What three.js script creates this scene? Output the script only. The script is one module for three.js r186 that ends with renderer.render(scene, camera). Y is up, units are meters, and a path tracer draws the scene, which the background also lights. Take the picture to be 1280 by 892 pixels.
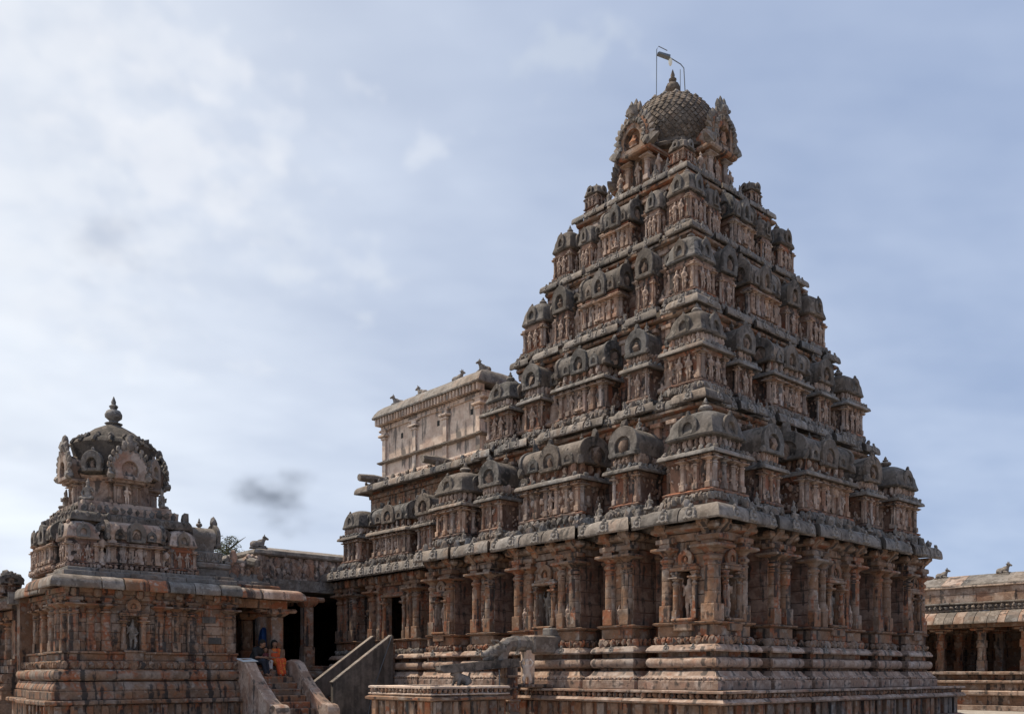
import * as THREE from 'three';
import { ImprovedNoise } from 'three/addons/math/ImprovedNoise.js';

// ---------------------------------------------------------------- camera, sky, sun, exposure
const scene = new THREE.Scene();
const FOC = 1131, HOR = 842;                                   // a level lens, shifted up; VPs of the temple's two axes lie on this horizon
const FWD = [0.6665, -0.7455], RGT = [0.7455, 0.6665], CAM = [-24.77, 1.6, 19.44];
const camera = new THREE.PerspectiveCamera(2 * Math.atan(HOR / FOC) * 180 / Math.PI, 1280 / (2 * HOR), 0.1, 4000);
camera.position.set(...CAM);
camera.lookAt(CAM[0] + FWD[0], CAM[1], CAM[2] + FWD[1]);
camera.setViewOffset(1280, 2 * HOR, 0, 0, 1280, 892);
const renderer = new THREE.WebGLRenderer({ antialias: true });
renderer.toneMapping = THREE.LinearToneMapping;
renderer.toneMappingExposure = 1.0;
renderer.shadowMap.enabled = true;

const SUN = new THREE.Vector3(-0.23, 0.85, -0.44).normalize();
const sun = new THREE.DirectionalLight(0xffefd8, 5.0);
sun.position.copy(SUN).multiplyScalar(80);
sun.castShadow = true; sun.shadow.radius = 3; sun.shadow.mapSize.set(4096, 4096);
Object.assign(sun.shadow.camera, { left: -45, right: 45, top: 45, bottom: -45, near: 1, far: 220 });
scene.add(sun, sun.target);

// ---------------------------------------------------------------- small tools
function mulberry(a) { return () => { a |= 0; a = a + 0x6D2B79F5 | 0; let t = Math.imul(a ^ a >>> 15, 1 | a); t = t + Math.imul(t ^ t >>> 7, 61 | t) ^ t; return ((t ^ t >>> 14) >>> 0) / 4294967296; }; }
const rnd = mulberry(20417), rr = (a, b) => a + (b - a) * rnd();
const IN = new ImprovedNoise(), nz = (x, y, z) => IN.noise(x + 100.3, y + 57.1, z + 211.7);
const clamp = (x, a = 0, b = 1) => Math.min(b, Math.max(a, x)), mix = (a, b, t) => a + (b - a) * t, sst = (a, b, x) => { const t = clamp((x - a) / (b - a)); return t * t * (3 - 2 * t); };

// ---------------------------------------------------------------- sky: thin high haze, soft cloud, a few puffs
function pixDir(px, py) { const r = (px - 640) / FOC, u = (HOR - py) / FOC; return new THREE.Vector3(FWD[0] + RGT[0] * r, u, FWD[1] + RGT[1] * r).normalize(); }
{
  const W = 2048, H = 1024, d = new Float32Array(W * H * 4);
  const fbm = (x, y, z, o) => { let s = 0, a = 0.5, f = 1; for (let i = 0; i < o; i++) { s += a * nz(x * f, y * f, z * f); a *= 0.5; f *= 2.03; } return s; };
  const puffs = [ // direction, half sizes in degrees (across, up), cloud colour, cover, raggedness
    [pixDir(347, 621), 2.6, 1.75, [0.20, 0.235, 0.30], 0.95, 1.25], [pixDir(205, 185), 5.5, 3.6, [1.0, 1.0, 1.02], 0.36, 2.6], [pixDir(712, 70), 2.8, 1.4, [0.62, 0.69, 0.80], 0.5, 3], [pixDir(524, 192), 1.2, 0.9, [0.78, 0.83, 0.92], 0.55, 3],
    [pixDir(143, 316), 2.0, 1.8, [0.52, 0.58, 0.70], 0.6, 2.4], [pixDir(110, 60), 9.0, 3.0, [0.98, 0.99, 1.02], 0.32, 2.6], [pixDir(420, 325), 2.8, 2.2, [0.78, 0.83, 0.91], 0.4, 3], [pixDir(60, 330), 8.0, 6.0, [0.98, 1.0, 1.03], 0.3, 2.6], [pixDir(300, 250), 6.5, 3.5, [0.88, 0.92, 0.98], 0.25, 2.6]];
  const sunAz = Math.atan2(SUN.z, SUN.x);
  const pa = puffs.map(([v]) => [Math.atan2(v.z, v.x), Math.asin(v.y)]);
  for (let j = 0; j < H; j++) {
    const el = ((j + 0.5) / H - 0.5) * Math.PI, y = Math.sin(el), c = Math.cos(el);
    for (let i = 0; i < W; i++) {
      const az = ((i + 0.5) / W - 0.5) * 2 * Math.PI, x = Math.cos(az) * c, z = Math.sin(az) * c, k = (j * W + i) * 4;
      const cg = x * SUN.x + y * SUN.y + z * SUN.z, g = Math.acos(clamp(cg, -1, 1)) * 57.3;
      const up = Math.max(y, 0);
      const hz = Math.exp(-up * 3.6), glow = Math.exp(-Math.pow(g / 44, 2));
      let da0 = az - sunAz; if (da0 > Math.PI) da0 -= 2 * Math.PI; if (da0 < -Math.PI) da0 += 2 * Math.PI;
      const low = Math.exp(-Math.pow(da0 * 57.3 / 56, 2)) * (1 - 0.7 * sst(0.15, 0.95, up));   // the hazy air under the sun
      let r = mix(0.295, 0.49, hz) + 0.52 * glow + 0.55 * low, gg = mix(0.39, 0.615, hz) + 0.48 * glow + 0.49 * low, b = mix(0.61, 0.83, hz) + 0.34 * glow + 0.34 * low;
      if (y > -0.02) {
        const q = 1 / (up + 0.22), X = x * q, Z = z * q;
        const s = fbm(X * 1.5 + 3, Z * 2.6, 0.3, 5), s2 = fbm(X * 4.5, Z * 3.4 + 9, 4.4, 4), s3 = fbm(X * 2.2 + 40, Z * 5.2, 7.7, 4), s4 = fbm((X + Z) * 5, (X - Z) * 15, 2.2, 4);
        const thin = 0.11 * (sst(-0.25, 0.4, s) - 0.4) * (0.5 + glow + 0.5 * low) + 0.06 * s2 + 0.08 * s3 + 0.035 * s4;
        r += thin; gg += thin * 0.98; b += thin * 0.86;
        for (let n = 0; n < puffs.length; n++) {
          let da = az - pa[n][0]; if (da > Math.PI) da -= 2 * Math.PI; if (da < -Math.PI) da += 2 * Math.PI;
          const ux = da * Math.cos(pa[n][1]) * 57.3 / puffs[n][1], uy = (el - pa[n][1]) * 57.3 / puffs[n][2];
          if (Math.abs(ux) > 2.4 || Math.abs(uy) > 2.4) continue;
          const wob = fbm(x * 22 + n * 7, y * 34, z * 22, 6), m = puffs[n][4] * sst(1.15, -0.25, Math.hypot(ux, uy) + wob * puffs[n][5]), q = puffs[n][3];
          r = mix(r, q[0], m); gg = mix(gg, q[1], m); b = mix(b, q[2], m);
        }
      } else { r = 0.19; gg = 0.165; b = 0.14; }                 // below the horizon: the bare ground of the plain
      d[k] = r; d[k + 1] = gg; d[k + 2] = b; d[k + 3] = 1;
    }
  }
  const t = new THREE.DataTexture(d, W, H, THREE.RGBAFormat, THREE.FloatType);
  t.mapping = THREE.EquirectangularReflectionMapping; t.magFilter = t.minFilter = THREE.LinearFilter; t.needsUpdate = true;
  scene.background = t; scene.environment = t;
}

// ---------------------------------------------------------------- stone textures (what the stone is made of, no light)
const N = 1024;
function layer(px, py, seed) {                                   // tileable value noise, px by py cells
  const q = mulberry(seed), gx = px, gy = py, gr = new Float32Array(gx * gy); for (let i = 0; i < gr.length; i++) gr[i] = q();
  const o = new Float32Array(N * N), f = (t) => t * t * (3 - 2 * t);
  for (let j = 0; j < N; j++) { const y = j / N * gy, y0 = Math.floor(y), ty = f(y - y0), y1 = (y0 + 1) % gy;
    for (let i = 0; i < N; i++) { const x = i / N * gx, x0 = Math.floor(x), tx = f(x - x0), x1 = (x0 + 1) % gx;
      o[j * N + i] = mix(mix(gr[y0 * gx + x0], gr[y0 * gx + x1], tx), mix(gr[y1 * gx + x0], gr[y1 * gx + x1], tx), ty); } }
  return o;
}
function fb(px, py, seed, oct) { const o = new Float32Array(N * N); let a = 0.5, tot = 0; for (let k = 0; k < oct; k++) { const l = layer(px << k, py << k, seed + k * 17); for (let i = 0; i < o.length; i++) o[i] += a * l[i]; tot += a; a *= 0.55; } for (let i = 0; i < o.length; i++) o[i] /= tot; return o; }
const fine = fb(64, 64, 11, 4), mid = fb(14, 14, 23, 5), coarse = fb(5, 5, 37, 5), streak = fb(22, 3, 51, 5), patch = fb(7, 7, 77, 6), lichen = fb(26, 26, 91, 5);
function tex(fn, srgb) {
  const d = new Uint8Array(N * N * 4), s = (x) => { x = clamp(x); return 255 * (srgb ? (x <= 0.0031308 ? 12.92 * x : 1.055 * Math.pow(x, 1 / 2.4) - 0.055) : x); };
  for (let i = 0; i < N * N; i++) { const c = fn(i); d[i * 4] = s(c[0]); d[i * 4 + 1] = s(c[1]); d[i * 4 + 2] = s(c[2]); d[i * 4 + 3] = 255; }
  const t = new THREE.DataTexture(d, N, N); t.wrapS = t.wrapT = THREE.RepeatWrapping; t.magFilter = THREE.LinearFilter; t.minFilter = THREE.LinearMipmapLinearFilter; t.generateMipmaps = true; t.anisotropy = 8;
  if (srgb) t.colorSpace = THREE.SRGBColorSpace; t.needsUpdate = true; return t;
}
const m3 = (a, b, t) => [mix(a[0], b[0], t), mix(a[1], b[1], t), mix(a[2], b[2], t)], mul = (a, k) => [a[0] * k, a[1] * k, a[2] * k];
const wallT = tex((i) => {                                       // buff granite, iron red washes, black lichen runs
  let c = m3([0.25, 0.165, 0.115], [0.38, 0.285, 0.225], sst(0.35, 0.68, mid[i]));
  c = m3(c, [0.36, 0.125, 0.055], 0.92 * sst(0.465, 0.59, patch[i]) * sst(0.25, 0.5, lichen[i]));
  c = m3(c, [0.32, 0.165, 0.085], 0.6 * sst(0.48, 0.6, coarse[i]));
  c = m3(c, [0.036, 0.033, 0.032], 0.88 * sst(0.54, 0.64, streak[i] * 0.72 + lichen[i] * 0.28));
  c = m3(c, [0.47, 0.405, 0.35], 0.6 * sst(0.58, 0.70, lichen[i]) * sst(0.55, 0.4, streak[i]));
  return mul(c, 0.44 + 0.40 * fine[i]);
}, true);
const greyT = tex((i) => {                                       // weathered granite under grey and black lichen
  let c = m3([0.19, 0.163, 0.14], [0.30, 0.265, 0.235], sst(0.35, 0.65, mid[i]));
  c = m3(c, [0.33, 0.235, 0.18], 0.5 * sst(0.55, 0.7, patch[i]));
  c = m3(c, [0.05, 0.048, 0.046], 0.85 * sst(0.54, 0.66, coarse[i] * 0.4 + streak[i] * 0.35 + lichen[i] * 0.25));
  c = m3(c, [0.40, 0.365, 0.335], 0.6 * sst(0.58, 0.70, lichen[i]));
  return mul(c, 0.46 + 0.44 * fine[i]);
}, true);
const redT = tex((i) => {                                        // faces washed with iron red between the pilasters
  let c = m3([0.215, 0.125, 0.09], [0.33, 0.225, 0.175], sst(0.4, 0.65, mid[i]));
  c = m3(c, [0.36, 0.125, 0.06], 0.7 * sst(0.50, 0.64, patch[i]));
  c = m3(c, [0.04, 0.036, 0.034], 0.88 * sst(0.525, 0.63, streak[i] * 0.7 + lichen[i] * 0.3));
  return mul(c, 0.5 + 0.4 * fine[i]);
}, true);
const paleT = tex((i) => {                                       // pinkish granite with worn pale skin
  let c = m3([0.32, 0.215, 0.16], [0.50, 0.385, 0.315], sst(0.35, 0.65, mid[i]));
  c = m3(c, [0.38, 0.18, 0.11], 0.5 * sst(0.55, 0.68, patch[i]));
  c = m3(c, [0.05, 0.047, 0.045], 0.8 * sst(0.55, 0.66, streak[i] * 0.6 + lichen[i] * 0.4));
  return mul(c, 0.5 + 0.42 * fine[i]);
}, true);
const darkT = tex((i) => {                                       // roofs blackened by lichen
  let c = m3([0.118, 0.100, 0.086], [0.20, 0.172, 0.15], sst(0.35, 0.65, mid[i]));
  c = m3(c, [0.028, 0.027, 0.026], 0.85 * sst(0.50, 0.62, coarse[i] * 0.4 + streak[i] * 0.3 + lichen[i] * 0.3));
  c = m3(c, [0.30, 0.262, 0.23], 0.6 * sst(0.58, 0.70, lichen[i]) * sst(0.6, 0.45, patch[i]));
  return mul(c, 0.5 + 0.5 * fine[i]);
}, true);
const plasterT = tex((i) => {                                    // pinkish lime plaster with black mould runs
  let c = m3([0.53, 0.405, 0.325], [0.66, 0.535, 0.44], sst(0.35, 0.65, mid[i]));
  c = m3(c, [0.44, 0.31, 0.25], 0.5 * sst(0.55, 0.7, patch[i]));
  c = m3(c, [0.10, 0.093, 0.088], 0.8 * sst(0.535, 0.65, streak[i] * 0.6 + coarse[i] * 0.4));
  return mul(c, 0.76 + 0.3 * fine[i]);
}, true);
const pavT = tex((i) => mul(m3([0.30, 0.25, 0.205], [0.40, 0.345, 0.29], sst(0.3, 0.7, mid[i])), 0.75 + 0.5 * fine[i]), true);
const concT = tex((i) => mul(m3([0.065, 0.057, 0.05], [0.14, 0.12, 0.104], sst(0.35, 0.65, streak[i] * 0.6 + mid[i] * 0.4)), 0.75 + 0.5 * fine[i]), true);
const bumpT = tex((i) => { const h = 0.45 * mid[i] + 0.35 * lichen[i] + 0.35 * fine[i] - 0.25 * sst(0.62, 0.75, fine[i]); return [h, h, h]; }, false);
const TILE = 3.7;
const stoneMat = (map, bs = 0.016, rough = 0.93) => new THREE.MeshStandardMaterial({ map, bumpMap: bumpT, bumpScale: bs, roughness: rough, vertexColors: true });
const M = {
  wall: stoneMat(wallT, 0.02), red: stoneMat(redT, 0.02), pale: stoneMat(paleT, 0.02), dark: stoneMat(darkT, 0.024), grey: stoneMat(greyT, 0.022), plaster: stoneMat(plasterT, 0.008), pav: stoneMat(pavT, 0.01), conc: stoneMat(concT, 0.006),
  metal: new THREE.MeshStandardMaterial({ color: 0x6b6f72, roughness: 0.45, metalness: 0.8 }),
};
const plain = (r, g, b, rough = 0.8) => { const m = new THREE.MeshStandardMaterial({ roughness: rough }); m.color.setRGB(r, g, b); return m; };

// ---------------------------------------------------------------- mesh builder: triangles, then wear, creased normals, uv in metres, tints
class Geo {
  constructor(opt = {}) { this.p = []; this.c = []; this.t = [1, 1, 1]; this.amp = 0.012; this.crease = 38; Object.assign(this, opt); this.at(); }
  at(x = 0, y = 0, z = 0, rot = 0, k = 1) { this.o = [x, y, z]; this.ca = Math.cos(rot); this.sa = Math.sin(rot); this.k = k; return this; }
  tint(b = 0.16, hue = 0.06) { const v = 1 + (rnd() - 0.5) * 2 * b, h = (rnd() - 0.5) * 2 * hue; this.t = [v * (1 + h), v, v * (1 - h)]; return this; }
  v(P) { const x = P[0] * this.k, y = P[1] * this.k, z = P[2] * this.k; this.p.push(x * this.ca + z * this.sa + this.o[0], y + this.o[1], -x * this.sa + z * this.ca + this.o[2]); }
  tri(a, b, c) { this.v(a); this.v(b); this.v(c); this.c.push(this.t); }
  quad(a, b, c, d) { this.tri(a, b, c); this.tri(a, c, d); }
  otri(a, b, c, m) { const u = [b[0] - a[0], b[1] - a[1], b[2] - a[2]], w = [c[0] - a[0], c[1] - a[1], c[2] - a[2]], n = [u[1] * w[2] - u[2] * w[1], u[2] * w[0] - u[0] * w[2], u[0] * w[1] - u[1] * w[0]];
    const g = [(a[0] + b[0] + c[0]) / 3 - m[0], (a[1] + b[1] + c[1]) / 3 - m[1], (a[2] + b[2] + c[2]) / 3 - m[2]]; if (n[0] * g[0] + n[1] * g[1] + n[2] * g[2] >= 0) this.tri(a, b, c); else this.tri(a, c, b); }
  oquad(a, b, c, d, m) { this.otri(a, b, c, m); this.otri(a, c, d, m); }
  box(x0, y0, z0, x1, y1, z1, ch = 0) {
    const lo = [Math.min(x0, x1), Math.min(y0, y1), Math.min(z0, z1)], hi = [Math.max(x0, x1), Math.max(y0, y1), Math.max(z0, z1)], m = [0, 1, 2].map((i) => (lo[i] + hi[i]) / 2);
    ch = Math.min(ch, 0.45 * Math.min(hi[0] - lo[0], hi[1] - lo[1], hi[2] - lo[2]));
    const P = (s, ax) => [0, 1, 2].map((i) => (s[i] > 0 ? hi[i] - (i === ax ? 0 : ch) : lo[i] + (i === ax ? 0 : ch)));
    for (let a = 0; a < 3; a++) for (const sg of [-1, 1]) { const b = (a + 1) % 3, c = (a + 2) % 3, S = (q, r) => { const s = [0, 0, 0]; s[a] = sg; s[b] = q; s[c] = r; return s; };
      this.oquad(P(S(-1, -1), a), P(S(1, -1), a), P(S(1, 1), a), P(S(-1, 1), a), m);
      if (ch > 0) for (const sb of [-1, 1]) this.oquad(P(S(sb, -1), a), P(S(sb, 1), a), P(S(sb, 1), b), P(S(sb, -1), b), m); }
    if (ch > 0) for (const i of [-1, 1]) for (const j of [-1, 1]) for (const k of [-1, 1]) { const s = [i, j, k]; this.otri(P(s, 0), P(s, 1), P(s, 2), m); }
    return this;
  }
  loft(rings, capT = true, capB = true) {                         // rings of equal count, counter-clockwise from above
    for (let r = 0; r + 1 < rings.length; r++) { const A = rings[r], B = rings[r + 1], n = A.length; for (let i = 0; i < n; i++) { const j = (i + 1) % n; this.quad(A[i], A[j], B[j], B[i]); } }
    const cap = (R, f) => { const c = [0, 0, 0]; for (const q of R) for (let i = 0; i < 3; i++) c[i] += q[i] / R.length; for (let i = 0; i < R.length; i++) { const j = (i + 1) % R.length; f ? this.tri(c, R[i], R[j]) : this.tri(c, R[j], R[i]); } };
    if (capT) cap(rings[rings.length - 1], true); if (capB) cap(rings[0], false); return this;
  }
  ring(hx, hz, y, cx = 0, cz = 0) { return [[cx - hx, y, cz + hz], [cx + hx, y, cz + hz], [cx + hx, y, cz - hz], [cx - hx, y, cz - hz]]; }
  ringS(hx, hz, y, cx, cz, n) { const c = this.ring(hx, hz, y, cx, cz), o = []; for (let i = 0; i < 4; i++) for (let k = 0; k < n; k++) { const t = k / n, a = c[i], b = c[(i + 1) % 4]; o.push([mix(a[0], b[0], t), y, mix(a[2], b[2], t)]); } return o; }
  rects(list, cx = 0, cz = 0, n = 1) { return this.loft(list.map(([hx, hz, y]) => this.ringS(hx, hz, y, cx, cz, n))); }
  lathe(prof, n, cx = 0, cz = 0, rot = 0) { return this.loft(prof.map(([r, y]) => { const o = []; for (let i = 0; i < n; i++) { const a = rot + i / n * 2 * Math.PI; o.push([cx + Math.cos(a) * r, y, cz - Math.sin(a) * r]); } return o; })); }
  tube(pts, rad, n = 6) { // polyline tube
    const rings = []; const up = new THREE.Vector3(0.31, 0.9, 0.17).normalize();
    for (let i = 0; i < pts.length; i++) { const a = new THREE.Vector3(...pts[Math.max(0, i - 1)]), b = new THREE.Vector3(...pts[Math.min(pts.length - 1, i + 1)]), d = b.sub(a).normalize(), u = new THREE.Vector3().crossVectors(d, up).normalize(), w = new THREE.Vector3().crossVectors(d, u);
      const r = typeof rad === 'number' ? rad : rad[i], o = []; for (let k = 0; k < n; k++) { const t = k / n * 2 * Math.PI; o.push([0, 1, 2].map((q) => pts[i][q] + r * (Math.cos(t) * u.getComponent(q) + Math.sin(t) * w.getComponent(q)))); } rings.push(o); }
    return this.loft(rings);
  }
  add(geom, mat) { // a BufferGeometry
    const g = geom.index ? geom.toNonIndexed() : geom, a = g.attributes.position, q = new THREE.Vector3(), P = []; for (let i = 0; i < a.count; i++) { q.fromBufferAttribute(a, i); if (mat) q.applyMatrix4(mat); P.push([q.x, q.y, q.z]); }
    for (let i = 0; i < P.length; i += 3) this.tri(P[i], P[i + 1], P[i + 2]); return this;
  }
  lump(x, y, z, r, sy = 1) {                                       // a worn carved knob
    const s = rnd() * 6, P = OCT.map(([a, b, c]) => { const k = (1 + 0.6 * nz(a * 2.1 + s, b * 2.1, c * 2.1 + s)) * 0.92 / Math.pow(Math.max(Math.abs(a), Math.abs(b), Math.abs(c)), 0.75); return [x + a * r * k, y + b * r * k * sy, z + c * r * k]; });
    for (const f of OCTF) this.tri(P[f[0]], P[f[1]], P[f[2]]); return this;
  }
  sweep(prof, A, B, mA, mB, y, step = 0.4) {                       // profile [[out, up]...] counter-clockwise along A>B (plan x,z), mitred ends
    const dx = B[0] - A[0], dz = B[1] - A[1], L = Math.hypot(dx, dz), d = [dx / L, dz / L], n = [-d[1], d[0]], k = Math.max(1, Math.round(L / step));
    const at = (t, o, u) => { const s = mA * o * (1 - t) + (L + mB * o) * t; return [A[0] + d[0] * s + n[0] * o, y + u, A[1] + d[1] * s + n[1] * o]; };
    for (let q = 0; q < k; q++) for (let i = 0; i < prof.length; i++) { const a = prof[i], b = prof[(i + 1) % prof.length]; this.quad(at(q / k, ...a), at((q + 1) / k, ...a), at((q + 1) / k, ...b), at(q / k, ...b)); }
    if (!prof.tris) prof.tris = THREE.ShapeUtils.triangulateShape(prof.map((q) => new THREE.Vector2(...q)), []);
    for (const f of prof.tris) { this.tri(at(0, ...prof[f[0]]), at(0, ...prof[f[1]]), at(0, ...prof[f[2]])); this.tri(at(1, ...prof[f[0]]), at(1, ...prof[f[2]]), at(1, ...prof[f[1]])); }
    return this;
  }
  geometry() {
    const n = this.p.length, p = new Float32Array(this.p), nt = n / 9, amp = this.amp;
    const so = this.so ?? [rnd() * 50, rnd() * 50, rnd() * 50];
    if (amp) for (let i = 0; i < n; i += 3) { const x = p[i], y = p[i + 1], z = p[i + 2];
      const a = nz(x * 2.1 + so[0], y * 2.1, z * 2.1) + 0.7 * nz(x * 6.3, y * 6.3 + so[1], z * 6.3), b = nz(x * 2.3, y * 2.3 + so[2], z * 2.3) + 0.7 * nz(x * 6.7, y * 6.7, z * 6.7 + so[0]), c = nz(x * 2.2, y * 2.2, z * 2.2 + so[1]) + 0.7 * nz(x * 6.1 + so[2], y * 6.1, z * 6.1);
      p[i] += a * amp; p[i + 1] += b * amp * 0.8; p[i + 2] += c * amp; }
    const fn = new Float32Array(nt * 3);
    for (let t = 0; t < nt; t++) { const k = t * 9, ux = p[k + 3] - p[k], uy = p[k + 4] - p[k + 1], uz = p[k + 5] - p[k + 2], wx = p[k + 6] - p[k], wy = p[k + 7] - p[k + 1], wz = p[k + 8] - p[k + 2];
      fn[t * 3] = uy * wz - uz * wy; fn[t * 3 + 1] = uz * wx - ux * wz; fn[t * 3 + 2] = ux * wy - uy * wx; }
    const N3 = new Float32Array(n), uv = new Float32Array(nt * 6), col = new Float32Array(n);
    const map = new Map(), cosC = Math.cos(this.crease * Math.PI / 180), un = (t) => { const l = Math.hypot(fn[t * 3], fn[t * 3 + 1], fn[t * 3 + 2]) || 1; return [fn[t * 3] / l, fn[t * 3 + 1] / l, fn[t * 3 + 2] / l]; };
    const U = []; for (let t = 0; t < nt; t++) U.push(un(t));
    const key = (i) => (Math.round(p[i] * 500) + 60000) * 14400000000 + (Math.round(p[i + 1] * 500) + 60000) * 120000 + Math.round(p[i + 2] * 500) + 60000;
    if (this.crease > 0) for (let v = 0; v < nt * 3; v++) { const k = key(v * 3), l = map.get(k); if (l) l.push((v / 3) | 0); else map.set(k, [(v / 3) | 0]); }
    const S = 1 / TILE;
    for (let t = 0; t < nt; t++) {
      const u = U[t], ax = Math.abs(u[0]), ay = Math.abs(u[1]), az = Math.abs(u[2]), T = this.c[t];
      for (let q = 0; q < 3; q++) { const i = t * 9 + q * 3; let nx = u[0], ny = u[1], nn = u[2];
        if (this.crease > 0) { nx = ny = nn = 0; for (const o of map.get(key(i))) { const w = U[o]; if (w[0] * u[0] + w[1] * u[1] + w[2] * u[2] > cosC) { nx += fn[o * 3]; ny += fn[o * 3 + 1]; nn += fn[o * 3 + 2]; } } const l = Math.hypot(nx, ny, nn) || 1; nx /= l; ny /= l; nn /= l; }
        N3[i] = nx; N3[i + 1] = ny; N3[i + 2] = nn;
        const x = p[i] + so[0], y = p[i + 1] + so[1] * 0.2, z = p[i + 2] + so[2]; const j = t * 6 + q * 2;
        if (ay > ax && ay > az) { uv[j] = x * S; uv[j + 1] = z * S; } else if (ax > az) { uv[j] = z * S; uv[j + 1] = y * S; } else { uv[j] = x * S; uv[j + 1] = y * S; }
        const b = 1 + 0.22 * nz(p[i] * 0.55 + so[1], p[i + 1] * 0.55, p[i + 2] * 0.55) , h = 0.10 * nz(p[i] * 0.8, p[i + 1] * 0.8 + so[2], p[i + 2] * 0.8);
        col[i] = T[0] * b * (1 + h); col[i + 1] = T[1] * b; col[i + 2] = T[2] * b * (1 - h); }
    }
    const g = new THREE.BufferGeometry(); g.setAttribute('position', new THREE.BufferAttribute(p, 3)); g.setAttribute('normal', new THREE.BufferAttribute(N3, 3)); g.setAttribute('uv', new THREE.BufferAttribute(uv, 2)); g.setAttribute('color', new THREE.BufferAttribute(col, 3));
    return g;
  }
  build(name, mat, parent, kind) { const m = mesh(name, this.geometry(), mat, parent); if (kind) m.userData.kind = kind; return m; }
}
const OG = new THREE.OctahedronGeometry(1, 1), OCT = [], OCTF = [];
{ const a = OG.attributes.position, idx = new Map(); for (let i = 0; i < a.count; i += 3) { const f = []; for (let k = 0; k < 3; k++) { const q = [a.getX(i + k), a.getY(i + k), a.getZ(i + k)], s = q.map((e) => e.toFixed(3)).join(); if (!idx.has(s)) { idx.set(s, OCT.length); OCT.push(q); } f.push(idx.get(s)); } OCTF.push(f); } }
function mesh(name, geo, mat, parent) { const m = new THREE.Mesh(geo, mat); m.name = name; m.castShadow = m.receiveShadow = true; if (parent) parent.add(m); return m; }
const taken = new Map();
function numbered(n) { const k = taken.get(n) ?? 0; taken.set(n, k + 1); return k ? n + '_' + String(k).padStart(3, '0') : n; }
function tag(o, label, category, group, kind) { if (label) o.userData.label = label; if (category) o.userData.category = category; if (group) o.userData.group = group; if (kind) o.userData.kind = kind; return o; }
function thing(name, label, category, pos = [0, 0, 0], turn = 0, group) { const o = new THREE.Group(); o.name = numbered(name); o.position.set(...pos); o.rotation.y = turn; scene.add(o); return tag(o, label, category, group); }

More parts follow.
